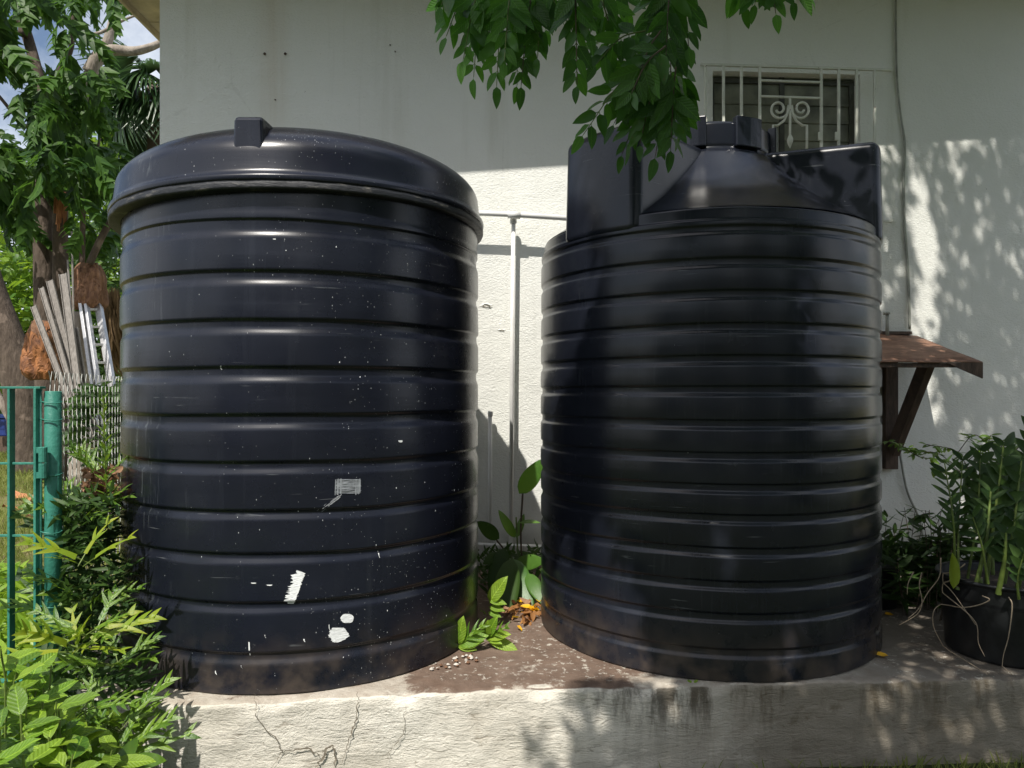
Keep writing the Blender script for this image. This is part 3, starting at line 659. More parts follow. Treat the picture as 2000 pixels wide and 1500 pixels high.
def wobR(a, h):
    return .003*nz(math.sin(a)*1.1+5, math.cos(a)*1.1, h*1.2)+.0012*nz(math.sin(a)*4, math.cos(a)*4+3, h*8)
tR = thing('water_tank', 'dark navy ribbed water tank on the right with a conical top and boxy shoulder lugs', 'water tank', (RC[0], RC[1], B), 'ribbed plastic water tanks')
hT = [1.834, 1.696, 1.5625, 1.427, 1.295, 1.170, 1.032, .898, .767, .643, .508, .372, .240, .094]
r0, r1 = .8315, .840
P = [(.79, 1.965), (.822, 1.945), (.824, 1.90), (r1-.002, 1.892), (r1-.002, 1.872), (r0, 1.866)]
for i, a in enumerate(hT):
    c = hT[i+1]+.040 if i < 13 else 0
    P += [(r0, a+.011), (r1, a-.002), (r1+.0008, (a+c)/2), (r1, c+.004)]+([(r0, c-.003)] if c > 0 else [(r1-.004, 0)])
MB().lathe([(r, h+B) for r, h in fillet(P, .0055, 4)][::-1], 224, RC, wobR, wz=lambda a, h: wzL(a+1.7, h)*.8).build('body', M['tankR'], tR, smooth=True)
P = [(.815, 1.953), (.80, 1.962), (.62, 2.085), (.47, 2.225), (.385, 2.325), (.355, 2.345), (.35, 2.36), (.0005, 2.36)]
MB().lathe([(r, h+B) for r, h in fillet(P, .05, 6)], 160, RC, lambda a, h: .003*nz(math.sin(a)*2, math.cos(a)*2, h)).build('cone_top', M['tankR'], tR, smooth=True)
for a in (-48, 72, 192):
    Mx = Matrix.Translation((RC[0], RC[1], B)) @ Matrix.Rotation(R(a), 4, 'Z')
    hw = .22; foot = [(hw, -.15)]; 
    foot = []; ro = .847; am = math.asin(hw/ro)
    for k in range(11): t = lerp(-am, am, k/10); foot.append((ro*math.sin(t), -ro*math.cos(t)))
    foot = [(-hw, -.28)]+foot+[(hw, -.28)]; n = len(foot)
    v = [Mx@Vector((x, y, 1.868)) for x, y in foot]+[Mx@Vector((x*.97, y*.985, 2.355 if abs(y) > .5 else 2.35)) for x, y in foot]
    lg = MB().add(v, [tuple(range(n-1, -1, -1)), tuple(range(n, 2*n))]+[(i, (i+1) % n, n+(i+1) % n, n+i) for i in range(n)])
    lo = lg.build('shoulder_lug', M['tankR'], tR, smooth=True, bevel=.042, seg=6)
    lo.modifiers['bevel'].harden_normals = True; lo.modifiers['bevel'].angle_limit = R(50)
lid = MB().lathe([(r, h+B) for r, h in fillet([(.325, 2.352), (.348, 2.356), (.352, 2.37), (.350, 2.465), (.340, 2.478), (.20, 2.487), (.0005, 2.49)], .006, 3)], 96, RC).build('screw_lid', M['tankR'], tR, smooth=True)
for k in range(8):
    a = R(22+45*k); Mx = Matrix.Translation((RC[0], RC[1], B)) @ Matrix.Rotation(a, 4, 'Z'); 
    foot = [(x, -math.sqrt(.377**2-x*x)) for x in (-.075, -.04, 0, .04, .075)]; foot = [(-.07, -.33)]+foot+[(.07, -.33)]; n = len(foot)
    v = [Mx@Vector((x, y, 2.352)) for x, y in foot]+[Mx@Vector((x, y, 2.496)) for x, y in foot]
    MB().add(v, [tuple(range(n-1, -1, -1)), tuple(range(n, 2*n))]+[(i, (i+1) % n, n+(i+1) % n, n+i) for i in range(n)]).build('grip', M['tankR'], lid, bevel=.006, seg=3)
pass
# ------------------------------------------------------------------ hanging branches and shading tree
tree = thing('shade_tree', 'tree whose pinnate leafy branches hang into the picture above the right tank', 'tree', (2.6, -1.6, 0))
MB().tube(curve([(2.6,-1.6,0),(2.62,-1.55,1.2),(2.5,-1.4,2.5),(2.2,-1.0,3.6),(1.6,-.2,4.6)], 8), [lerp(.17,.09,i/32) for i in range(33)], 14).build('trunk', M['bark'], tree, smooth=True)
for pts, r_ in ((((2.2,-1.0,3.6),(1.6,.6,4.0),(1.0,1.9,4.1),(.55,2.5,3.6),(.42,2.6,3.0)), .05), (((1.6,-.2,4.6),(2.2,1.4,5.2),(2.6,2.6,5.2)), .06), (((1.6,-.2,4.6),(.8,.6,5.0),(.0,1.4,4.6),(-.05,2.2,3.6)), .05), (((2.4,-1.2,3.0),(3,0,3.8),(3.2,1.6,4.4)), .05)):
    c = curve(pts, 7); MB().tube(c, [lerp(r_, .012, i/(len(c)-1)) for i in range(len(c))], 9).build('branch', M['bark'], tree, smooth=True)
cnt = [0]; ALLH = []
def spray(p0, p1, d0, d1, n, ls, light=0, sag=.15, spread=62, w=1.0):
    a = at(*p0, d0); b = at(*p1, d1); mid = (a+b)/2+Vector((0, 0, (b-a).length*sag)); c = curve([a, mid, b], 8)
    MB().tube(c, [lerp(.0032, .0014, i/(len(c)-1)) for i in range(len(c))], 5, False).build('twig', M['twig' if light < .5 else 'stalk'], tree, smooth=True)
    view = Vector((0, -1, .25))
    for i in range(n):
        t = (i+1)/n; k = t*(len(c)-1); j = min(int(k), len(c)-2); p = c[j].lerp(c[j+1], k-j); d = (c[j+1]-c[j]).normalized()
        for s_ in ((-1, 1) if i < n-1 else (0,)):
            nrm = (view+rdir()*.55).normalized(); side = d.cross(nrm).normalized()
            ang = R(spread*random.uniform(.75, 1.2)*(1-.35*t)); dr = d*math.cos(ang)+side*s_*math.sin(ang)+Vector((0, 0, -.30))+rdir()*.18
            sz = ls*random.uniform(.78, 1.15)*(.75+.35*math.sin(math.pi*min(1, t+.15)))
            Mx = frame(p, dr, nrm, sz, random.uniform(-.4, .4)); cnt[0] += 1
            ALLH.append((Mx, light))
SP = [ # left bright cluster
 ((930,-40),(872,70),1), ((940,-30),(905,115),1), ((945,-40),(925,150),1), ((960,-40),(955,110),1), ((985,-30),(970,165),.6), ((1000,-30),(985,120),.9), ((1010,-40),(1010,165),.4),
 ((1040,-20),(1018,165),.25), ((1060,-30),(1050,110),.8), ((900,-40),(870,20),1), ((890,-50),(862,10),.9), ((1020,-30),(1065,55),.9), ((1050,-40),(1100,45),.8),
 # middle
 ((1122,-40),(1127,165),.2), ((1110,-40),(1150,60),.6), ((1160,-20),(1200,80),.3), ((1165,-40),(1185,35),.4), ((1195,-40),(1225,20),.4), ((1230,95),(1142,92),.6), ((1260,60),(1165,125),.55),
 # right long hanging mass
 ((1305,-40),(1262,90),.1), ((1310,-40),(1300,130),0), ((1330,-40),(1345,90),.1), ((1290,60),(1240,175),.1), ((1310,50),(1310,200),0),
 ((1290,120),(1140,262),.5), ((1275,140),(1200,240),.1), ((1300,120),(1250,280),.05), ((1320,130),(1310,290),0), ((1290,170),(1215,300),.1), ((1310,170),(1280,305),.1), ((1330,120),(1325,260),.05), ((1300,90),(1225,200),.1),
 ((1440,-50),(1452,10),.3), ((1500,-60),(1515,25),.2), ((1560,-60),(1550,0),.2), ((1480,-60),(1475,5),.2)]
for a, c, li in SP:
    L_ = math.hypot(a[0]-c[0], a[1]-c[1]); d = random.uniform(2.25, 2.6)
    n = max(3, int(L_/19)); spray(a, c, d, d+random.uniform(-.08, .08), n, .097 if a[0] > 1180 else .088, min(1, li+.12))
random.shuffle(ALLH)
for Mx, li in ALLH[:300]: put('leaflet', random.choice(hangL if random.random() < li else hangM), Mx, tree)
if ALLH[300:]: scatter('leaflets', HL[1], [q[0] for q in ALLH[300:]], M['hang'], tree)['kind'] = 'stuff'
# canopy that shades the right tank (real leaves over and behind the camera, out of frame)
uu = Vector((math.cos(SUN_AZ), math.sin(SUN_AZ)*1.0, 0)).normalized(); uu = Vector((S.y, -S.x, 0)).normalized()
if uu.x < 0: uu = -uu
vv = S.cross(uu).normalized(); 
if vv.z < 0: vv = -vv
mats = []
tries = 0
def tgt_ok(tp):
    # tp: target point; returns probability of a leaf in front of it
    x, y, z = tp
    return 1
NL = 0
def dens(u, v):
    a = nz(u*2.6+3, v*1.9+1, 0); b_ = nz(u*6.5, v*5.0, 4); return a*.9+b_*.75
while NL < 40000 and tries < 400000:
    tries += 1
    kind = random.random()
    if kind < .42:                        # right tank and its lugs
        x = random.uniform(.10, 2.0); z = random.uniform(-.05, 2.85); y = RC[1]-math.sqrt(max(0, .84**2-(x-RC[0])**2)) if abs(x-RC[0]) < .84 else 3.8
        edge = .78-(z-.4)*.12
        left = (x-.15)/(edge-.15)
        thr = lerp(.45, -.30, min(1, max(0, left)))
        if z > 2.2 : thr = -.02 if x > 1.0 else -.12
    elif kind < .72:                      # wall to the right of the tank
        x = random.uniform(1.75, 5.2); y = wall_y(x); z = random.uniform(-.1, 3.6); thr = -.55 if x > 2.5 else -.3
        if x > 2.85 and x < 3.35 and z > 1.2: thr = -.02
    else:                                 # plinth and ground at the right
        x = random.uniform(.1, 4.2); y = random.uniform(2.2, 4.9) if x > 1.75 else random.uniform(2.2, 3.02); z = random.uniform(-.2, .33)
        thr = lerp(.35, -.7, min(1, max(0, (x-.2)/1.0)))
    tp = Vector((x, y, z)); u = tp.dot(uu); v = tp.dot(vv)
    if dens(u, v) < thr: continue
    t = random.uniform(3.9, 5.6); p = tp+S*t
    if p.y > .15 and (p.z-EYE)/p.y < .68: continue
    if p.y <= .15 and p.z < 2.6: continue
    mats.append(frame(p, rdir(-.9, .2), (S*random.uniform(.2,1.2)+rdir()), random.uniform(.075, .105))); NL += 1
scn = scatter('crown', HL[0], mats, M['hang'], tree); scn['kind'] = 'stuff'
print('canopy', NL, 'leaflets', cnt[0])
# ------------------------------------------------------------------ gate, post, chain link fence
gd = 2.9
gate = thing('gate', 'green painted metal garden gate with flat upright bars, standing half in frame', 'gate', at(60, 1200, gd))
def gb(px0, py0, px1, py1, w, dep, name='bar', d=gd):
    a = at(px0, py0, d); c = at(px1, py1, d)
    if abs(px0-px1) < 5: lo = (a.x-w/2, d-dep/2, min(a.z, c.z)); hi = (a.x+w/2, d+dep/2, max(a.z, c.z))
    else: lo = (min(a.x, c.x), d-dep/2, a.z-w/2); hi = (max(a.x, c.x), d+dep/2, a.z+w/2)
    return MB().box(lo, hi).build(name, M['green'], gate, bevel=.0015)
GP = [-330, -245, -160, -70, 22]
for px in GP: gb(px, 757, px, 1400, .010, .034)
gb(-420, 757, 84, 757, .009, .036, 'top_rail'); gb(74, 759, 74, 1440, .010, .042, 'stile')
for py in (905, 1046): gb(-420, py, 72, py, .009, .012, 'rail')
gb(-420, 1330, 72, 1330, .01, .03, 'rail'); gb(-420, 757, -420, 1440, .012, .04, 'stile')
hp = MB().tube([at(84, 873, 2.87), at(84, 903, 2.87)], .0155, 12)
hp.build('hinge', M['green'], gate, bevel=.002); MB().tube([at(84, 905, 2.87), at(84, 934, 2.87)], .0155, 12).build('hinge', M['green'], gate, bevel=.002)
for py in (879, 928): MB().box(at(76, py+6, 2.885)+Vector((-.01, -.004, 0)), at(84, py-6, 2.885)+Vector((0, .006, 0))).build('hinge_strap', M['green'], gate)
post = thing('gate_post', 'thick round green gate post wrapped with wire ties', 'post', (at(104, 1300, 2.93).x, 2.93, 0))
pxx = at(104, 800, 2.93).x; pt = at(104, 764, 2.93).z
MB().tube([(pxx, 2.93, -.05), (pxx, 2.93, pt-.003), (pxx, 2.93, pt)], [.031, .031, .029], 24).build('tube', M['green'], post, smooth=True)
MB().tube([(pxx-.037, 2.905, -.05), (pxx-.037, 2.905, pt+.004)], .0065, 8).build('rod', M['green'], post, smooth=True)
for py in (786, 820, 927, 1040, 1185):
    z = at(104, py, 2.9).z; ring = [(pxx-.006+.041*math.cos(a)*1.0, 2.925+.034*math.sin(a), z+.004*math.sin(a*2)) for a in [2*math.pi*k/24 for k in range(25)]]
    MB().tube(ring, .0022, 5).build('wire_tie', M['green'], post, smooth=True)
fence = thing('chain_link_fence', 'chain link fence of galvanised wire running back between gate post and left tank', 'fence', (pxx, 3.0, 0))
fa = Vector((pxx-.03, 2.96, 0)); fb = Vector((-2.34, 5.05, 0)); fl = (fb-fa).length; fd = (fb-fa).normalized(); fn = Vector((-fd.y, fd.x, 0))
pitch = .052; rows = 30; ftop = at(150, 742, 3.3).z; dz_ = (ftop)/rows
nw = int(fl/pitch)+1
for w in range(nw):
    P = []
    for k in range(rows+1):
        s_ = w*pitch+(pitch/2 if k % 2 else 0)-pitch*.25+.004*nz(w*.7, k*.9); z = ftop-k*dz_
        P.append(fa+fd*s_+fn*((.003 if k % 2 else -.003)+.012*nz(w*.1, k*.12))+Vector((0, 0, z)))
    P.insert(0, P[0]+Vector((0, 0, .028))+fd*-.012)
    MB().tube(P, .0014, 4, False).build('wire', M['galv'], fence)
    P2 = []
    for k in range(rows+1):
        s_ = w*pitch+(-pitch/2 if k % 2 else 0)+pitch*.25+.004*nz(w*.7, k*.9+9); z = ftop-k*dz_
        P2.append(fa+fd*(s_+.0)+fn*((-.003 if k % 2 else .003)+.012*nz(w*.1, k*.12))+Vector((0, 0, z)))
    P2.insert(0, P2[0]+Vector((0, 0, .028))+fd*.012)
    MB().tube(P2, .0014, 4, False).build('wire', M['galv'], fence)
MB().tube([(fb.x, fb.y, 0), (fb.x, fb.y, ftop+.03)], .02, 10).build('end_post', M['galv'], fence, smooth=True)
# ------------------------------------------------------------------ garden beyond: logs, boards, ladder, crate
def logobj(name, label, a, b_, r_, cutm, barkm, cat='log', squash=1):
    t = thing(name, label, cat, b_); a = Vector(a); b_ = Vector(b_); n = 10; pts = [a.lerp(b_, i/n)+rdir()*r_*.05 for i in range(n+1)]
    mb = MB().tube(pts, [r_*random.uniform(.92, 1.08) for _ in pts], 22, False)
    for i, v in enumerate(mb.v): q = Vector(v); c = pts[i//22]; mb.v[i] = tuple(c+(q-c)*(1+.16*nz(q.x*5, q.y*5, q.z*5)))
    mb.build('bark', barkm, t, smooth=True)
    c = MB(); ring = mb.v[:22]; ax = (a-b_).normalized(); cc = Vector(a)
    rr = []
    for f_ in (1, .7, .4):
        rr += [tuple(cc+(Vector(p)-cc)*f_+ax*(.02+.05*nz(p[0]*7*f_, p[2]*7, f_*3))) for p in ring]
    c.add(list(ring)+rr+[tuple(cc+ax*.03)], [(k+22*j, (k+1) % 22+22*j, (k+1) % 22+22*(j+1), k+22*(j+1)) for j in range(3) for k in range(22)]+[(66+k, 66+(k+1) % 22, 88) for k in range(22)])
    c.build('cut_face', cutm, t, smooth=True); return t
D = 7.0
def chunk(name, label, cx, ytop, ybot, d, w, cutm, a0, a1, seed, lean=0, cat='log'):
    p0 = at(cx, ybot, d); p1 = at(cx+lean, ytop, d); H = (p1-p0).length; t = thing(name, label, cat, p0); n = 40; m = 18
    def pt(a, u, off=0):
        c = p0.lerp(p1, u); q = w*(1+.30*nz(math.sin(a)*1.2+seed, math.cos(a)*1.2, u*1.6)+.12*nz(math.sin(a)*4+seed, math.cos(a)*4, u*5)+.05*nz(math.sin(a)*10, math.cos(a)*10+seed, u*9))*(1-.35*max(0, u-.8)/.2-.25*max(0, .12-u)/.12)+off
        return c+Vector((q*math.sin(a), -q*math.cos(a), .05*nz(a*2, seed)*H))
    mb = MB(); mb.v = [tuple(pt(2*math.pi*k/n, j/m)) for j in range(m+1) for k in range(n)]
    mb.f = [(j*n+k, j*n+(k+1) % n, (j+1)*n+(k+1) % n, (j+1)*n+k) for j in range(m) for k in range(n)]+[tuple(range(n-1, -1, -1)), tuple(range(m*n, m*n+n))]
    mb.build('bark', M['stump'], t, smooth=True)
    mb = MB(); N = 26; mm_ = 20
    for j in range(mm_+1):
        for k in range(N+1):
            a = lerp(a0, a1, k/N)+.25*nz(j*.5, seed, k*.1); top = .80+.35*nz(k*.22, seed*2)+.08*nz(k*1.3, seed); u = lerp(.02+.05*nz(k*.5, 3), top, j/mm_)
            mb.v.append(tuple(pt(a, max(0, min(1, u)), .012+.02*abs(nz(k*.5, j*.12, seed))*w/.3)))
    mb.f = [(j*(N+1)+k, j*(N+1)+k+1, (j+1)*(N+1)+k+1, (j+1)*(N+1)+k) for j in range(mm_) for k in range(N)]
    mb.build('cut_face', cutm, t, smooth=False); return t
chunk('cut_log', 'big broken log chunk with a bright orange torn face beside the dark slanting trunk', 93, 628, 742, 10.8, .26, M['cut'], -1.3, .75, 3.1, -6)
chunk('cut_log', 'brown hollow stump end perched above the boards and ladder', 172, 516, 606, 11.0, .23, M['torn2'], -.5, 1.2, 8.2, 4)
pt_ = thing('tree_stump', 'pale mottled trunk standing between the leaning boards and the ladder', 'tree trunk', at(158, 930, 11.4)); pt_.location.z = 0
c = curve([(at(155, 900, 11.4).x, 11.4, 0), at(157, 760, 11.4), at(158, 680, 11.4), at(157, 610, 11.4)], 6)
MB().tube(c, [lerp(.16, .12, i/(len(c)-1)) for i in range(len(c))], 16).build('trunk', M['barklight'], pt_, smooth=True)
brd = [((98, 562), (178, 900), .075, .03, 'topmost-left'), ((82, 565), (172, 860), .055, .03, ''), ((115, 535), (180, 880), .085, .03, ''), ((118, 622), (210, 930), .08, .03, ''), ((68, 600), (180, 905), .06, .03, ''), ((105, 625), (190, 900), .07, .02, '')]
bl = ['longest pale board, furthest right of the leaning stack of boards', 'narrow whitish board with a rounded end in the leaning stack', 'wide pale board with a jagged top in the leaning stack', 'pale board crossing low in front of the leaning stack', 'short grey board sticking out left of the leaning stack', 'pale grooved board in the middle of the leaning stack']
tops = [(124, 535), (82, 562), (98, 548), (112, 622), (66, 598), (150, 640)]
bots = [(164, 850), (170, 855), (176, 862), (204, 885), (160, 846), (184, 862)]
ws = [.095, .06, .085, .075, .07, .04]
for i in range(6):
    d0 = 9.6+.1*i; a = at(*tops[i], d0+.3); c = at(*bots[i], d0-.1)
    t = thing('board', bl[i], 'board', c, 'boards leaning by the stump'); 
    m_ = MB().bar(a, c, ws[i], .006, (0, -1, .2)); xx = (c-a).normalized().cross(Vector((0, -1, .2))).normalized()
    m_.bar(a+xx*ws[i]/2+Vector((0, -.012, 0)), c+xx*ws[i]/2+Vector((0, -.012, 0)), .007, .03, (0, -1, .2)); m_.bar(a-xx*ws[i]/2+Vector((0, -.012, 0)), c-xx*ws[i]/2+Vector((0, -.012, 0)), .007, .03, (0, -1, .2))
    m_.build('channel', M['board'], t)
for i, (a, c) in enumerate((((140, 452), (146, 800)), ((132, 508), (148, 820)))):
    t = MB().tube(curve([at(*a, 10.2), at((a[0]+c[0])/2+1, 640, 10.1), at(*c, 10.0)], 5), .012, 6).build('pole', M['board'])
    tag(t, ('tall thin pale pole standing upright behind the leaning boards', 'shorter thin pale pole beside the tall one behind the boards')[i], 'pole')
lad = thing('ladder', 'aluminium ladder leaning behind the fence beside the left tank', 'ladder', at(215, 900, 10.4))
la, lb = at(158, 587, 10.8), at(196, 850, 10.2); ra, rb = at(191, 587, 11.0), at(235, 850, 10.4)
MB().bar(la, lb, .045, .08, (0, -1, 0)).build('side_rail', M['alu'], lad, bevel=.003); MB().bar(la+Vector((.065, .02, 0)), lb+Vector((.065, .02, 0)), .04, .08, (0, -1, 0)).build('side_rail', M['alu'], lad, bevel=.003)
MB().bar(ra, rb, .085, .08, (0, -1, 0)).build('side_rail', M['alu'], lad, bevel=.003)
for k in range(7):
    t = .07+k*.135; MB().bar(la.lerp(lb, t), ra.lerp(rb, t), .04, .035).build('rung', M['alu'], lad, bevel=.003)
t = MB().tube(curve([at(-20, 740, 14), at(10, 800, 14), at(62, 888, 14.2)], 6), .07, 10).build('pole', M['barklight'], smooth=True); tag(t, 'brown wooden pole lying aslant behind the green gate', 'pole')
cr_ = thing('crate', 'dark blue crate on the ground at the far left behind the gate', 'crate', at(15, 850, 18))
p = at(15, 850, 18); MB().box((p.x-1.0, 18, p.z-.02), (p.x+.1, 18.8, p.z+.42)).build('box', M['blue'], cr_, bevel=.02); MB().box((p.x-1.04, 17.97, p.z+.42), (p.x+.14, 18.84, p.z+.5)).build('rim', M['blue'], cr_, bevel=.008)
MB().box((p.x-1.1, 17.9, 0), (p.x+.2, 18.9, p.z-.03)).build('plank_base', M['wood'], cr_)
# leaning dark trunk at far left
lt = thing('leaning_tree', 'dark slanting tree trunk at the left edge behind the gate', 'tree', (at(60, 900, 14).x, 14, 0))
c = curve([at(-70, 430, 14), at(-30, 560, 14), at(10, 660, 14), at(38, 740, 14), at(50, 820, 14), at(52, 935, 14)], 6)
MB().tube(c, [lerp(.34, .30, i/(len(c)-1)) for i in range(len(c))], 18).build('trunk', M['bark'], lt, smooth=True)
# ------------------------------------------------------------------ breadfruit tree
bt = thing('breadfruit_tree', 'tree with large lobed leaves, two upright trunks and a torn orange split', 'tree', (at(95, 900, 12).x, 12, 0))
def limb(pts, d, r0_, r1_, m, par, name='limb', n=12):
    if par is bt: d = [q*1.5 for q in d] if hasattr(d, '__len__') else d*1.5; r0_ *= 1.5; r1_ *= 1.5
    c = curve([at(x, y, (d if not hasattr(d, '__len__') else d[i])) for i, (x, y) in enumerate(pts)], 6)
    return MB().tube(c, [lerp(r0_, r1_, i/(len(c)-1)) for i in range(len(c))], n).build(name, m, par, smooth=True)
limb([(92, 940), (90, 700), (86, 560), (84, 430), (88, 340)], 8, .12, .085, M['bark'], bt, 'trunk', 16)
limb([(118, 940), (118, 700), (118, 560), (118, 440), (120, 372)], 7.9, .085, .07, M['bark'], bt, 'trunk', 16)
limb([(88, 360), (98, 240), (75, 150), (50, 60), (20, -20)], 8, .07, .05, M['bark'], bt)
limb([(98, 240), (110, 150), (140, 90), (143, -20)], 8.1, .04, .02, M['bark'], bt)
limb([(45, 70), (48, 30), (60, -20)], 7.9, .05, .04, M['bark'], bt)
limb([(175, 142), (195, 108), (220, 98), (262, 100), (300, 90), (325, 76)], 7.6, .075, .028, M['barklight'], bt)
limb([(160, 200), (176, 142), (190, 120), (214, 70), (235, -20)], 7.7, .06, .045, M['barklight'], bt)
limb([(162, 72), (200, 62), (240, 40), (270, 28)], 7.4, .02, .010, M['barklight'], bt)
limb([(160, 520), (162, 420), (160, 340), (185, 310), (195, 270)], 7.4, .028, .012, M['bark'], bt)
limb([(175, 515), (195, 470), (215, 435), (230, 420)], 7.2, .035, .028, M['bark'], bt)
limb([(120, 380), (105, 200), (60, 250), (0, 190), (-30, 150)], [7.8, 7.8, 7.7, 7.6, 7.6], .02, .016, M['bark'], bt)
sp_ = MB()
for k in range(9):
    x = 108+k*2.6; y0 = 372+random.uniform(-6, 20); sp_.bar(at(x, y0, 11.68), at(x-2+random.uniform(-3, 3), 430+random.uniform(-30, 22), 11.7), .034, .03)
sp_.build('torn_wood', M['torn'], bt)
def blob_ok(px, py):                     # leaf density of the tree in the picture
    if py < 0: return .6
    if 30 < px < 122 and -30 < py < 120: return .02
    if px < 62 and 120 < py < 275: return .02
    if px > 185 and py < 290: return .04
    if 88 < px < 142 and py > 310: return 0
    if py < 15: return .35
    if 110 < px < 200 and py < 130: return .3
    if py > 370: return .2
    return 1
nl = 0; ms = []
for k in range(3000):
    px = random.uniform(-60, 235); py = random.uniform(-60, 470)
    if random.random() > blob_ok(px, py)*(.45+.9*max(0, nz(px*.012, py*.012, 2)+.35)): continue
    d = random.uniform(9.8, 13); p = at(px, py, d); dr = rdir(-1, .15)+Vector((0, 0, -.35)); nr = Vector((0, -.5, 1))+rdir()*.9; s_ = random.uniform(.36, .56)
    if nl < 280 and d < 11.8: put('leaf', random.choice(breadM), frame(p, dr, nr, s_), bt); nl += 1
    elif len(ms) < 240: ms.append(frame(p, dr, nr, s_))
scatter('crown', BRD[0], ms, M['bread'], bt)['kind'] = 'stuff'
# bright bushes behind
def bush(label, name, cat, x0, x1, y0, y1, d0, d1, n, s0, s1, m, leaf, group=None):
    d0 *= 1.45; d1 *= 1.45; s0 *= 1.3; s1 *= 1.3
    t = thing(name, label, cat, (at((x0+x1)/2, 900, (d0+d1)/2).x, (d0+d1)/2, 0), group); ms = []
    while len(ms) < n:
        px = random.uniform(x0, x1); py = random.uniform(y0, y1); ex = (px-(x0+x1)/2)/((x1-x0)/2); ey = (py-(y0+y1)/2)/((y1-y0)/2)
        if (abs(ex)**2.5+abs(ey)**2.5) > 1+.5*nz(px*.02, py*.02, d0): continue
        if nz(px*.02+9, py*.025, d0) < -.28: continue
        p = at(px, py, random.uniform(d0, d1))
        if p.z < .02: continue
        ms.append(frame(p, rdir(-.9, .5), Vector((0, -.4, 1))+rdir(), random.uniform(s0, s1)))
    scatter('crown', leaf, ms, m, t)['kind'] = 'stuff'
    c = t.location; MB().tube(curve([(c.x, c.y, 0), (c.x+.1, c.y, .5), (c.x, c.y+.1, 1.0)], 4), .05, 8).build('stem', M['bark'], t, smooth=True)
    return t
Lf = blade(1, .42, 4, .15, .2, 'ovate')
bush('yellow-green bush mass at the left edge between the tree trunks', 'bush', 'bush', -120, 90, 440, 760, 10.5, 12, 1700, .12, .26, M['hedge'], Lf)
bush('bright bush behind the boards and ladder', 'bush', 'bush', 60, 260, 400, 800, 11, 12.5, 1700, .12, .26, M['dark'], Lf)
bush('tall yellow-green tree crown far behind the lobed leaves', 'tree', 'tree', 110, 420, 250, 560, 12.5, 14.5, 2300, .14, .30, M['hedge'], Lf)
bush('dark green tree crown far behind at the left edge', 'tree', 'tree', -160, 130, 250, 560, 13, 15, 1900, .14, .3, M['dark'], Lf)
bush('low pale green shrub behind the logs', 'bush', 'bush', -80, 330, 640, 850, 14, 16, 1900, .14, .26, M['dark'], Lf)
bush('broad hedge closing the garden behind the fence', 'bush', 'hedge', -600, 420, 480, 800, 17, 19, 5200, .22, .42, M['hedge'], Lf)
bush('far tree crown above the hedge', 'tree', 'tree', -500, 360, 330, 620, 20, 23, 2600, .25, .5, M['dark'], Lf)
bush('dark shrub right behind the chain link fence, hiding the feet of boards and ladder', 'bush', 'bush', 126, 300, 752, 905, 5.6, 6.3, 1500, .06, .12, M['dark'], Lf)
# unseen trees added behind the camera to darken the tanks' reflections
for k, (cx, cy, h_, w_) in enumerate(((-9, -11, 5.5, 4.5), (-1.5, -12.5, 6.5, 4.5), (6, -10.5, 6.5, 4.5), (9.5, -4, 6, 3.5))):
    t = thing('tree', ('broad dark tree', 'tall dark tree', 'dense dark tree', 'dark tree beyond the pot')[k]+' added out of view to darken the tank reflections', 'tree', (cx, cy, 0))
    ms = [frame(Vector((cx, cy, h_*.5))+Vector((q.x*w_, q.y*w_*.6, q.z*h_*.52))*random.random()**.35, rdir(-.8, .4), rdir(), random.uniform(.35, .6)) for q in [rdir() for _ in range(2600)]]
    scatter('crown', Lf, ms, M['dark'], t)['kind'] = 'stuff'
    MB().tube(curve([(cx, cy, 0), (cx+.1, cy, 1.5), (cx, cy+.1, 3.5)], 4), .2, 10).build('trunk', M['bark'], t, smooth=True)
# palm
pm = thing('palm_tree', 'fan palm with drooping fingers beside the corner of the house', 'palm tree', (at(290, 900, 15).x, 15, 0))
limb([(298, 914), (298, 600), (300, 300), (300, 170)], 15, .15, .12, M['bark'], pm, 'trunk', 14)
PB = blade(1, .05, 5, .2, .5, 'lance')
for k in range(26):
    a = random.uniform(0, 2*math.pi); el = random.uniform(-.9, .9); c0 = at(300, 165, 15); dr = Vector((math.cos(a)*math.cos(el), math.sin(a)*math.cos(el), math.sin(el))); c1 = c0+dr*random.uniform(.3, .9)+Vector((0, 0, -.1))
    if k < 22: MB().tube([c0, c0.lerp(c1, .5)+Vector((0, 0, .06)), c1], .012, 5).build('leaf_stalk', M['stalk'], pm)
    ms = []; side = dr.cross(Vector((0, 0, 1))).normalized(); up = side.cross(dr)
    for q in range(34):
        an = lerp(-2.0, 2.0, q/33); d2 = dr*math.cos(an)+side*math.sin(an)+Vector((0, 0, -.35)); ms.append(frame(c1, d2, up, random.uniform(.9, 1.3)))
    scatter('fan', PB, ms, M['palm'], pm)
ms = [frame(at(random.uniform(200, 232), random.uniform(560, 660), random.uniform(13, 13.6)), Vector((rag(.15), rag(.15), -1)), Vector((0, -1, 0))+rdir()*.4, random.uniform(.5, .9)) for _ in range(420)]
tag(scatter('dry_skirt', PB, ms, M['thatch']), 'shaggy brown curtain of dry fibres behind the ladder', 'dry foliage', kind='stuff')
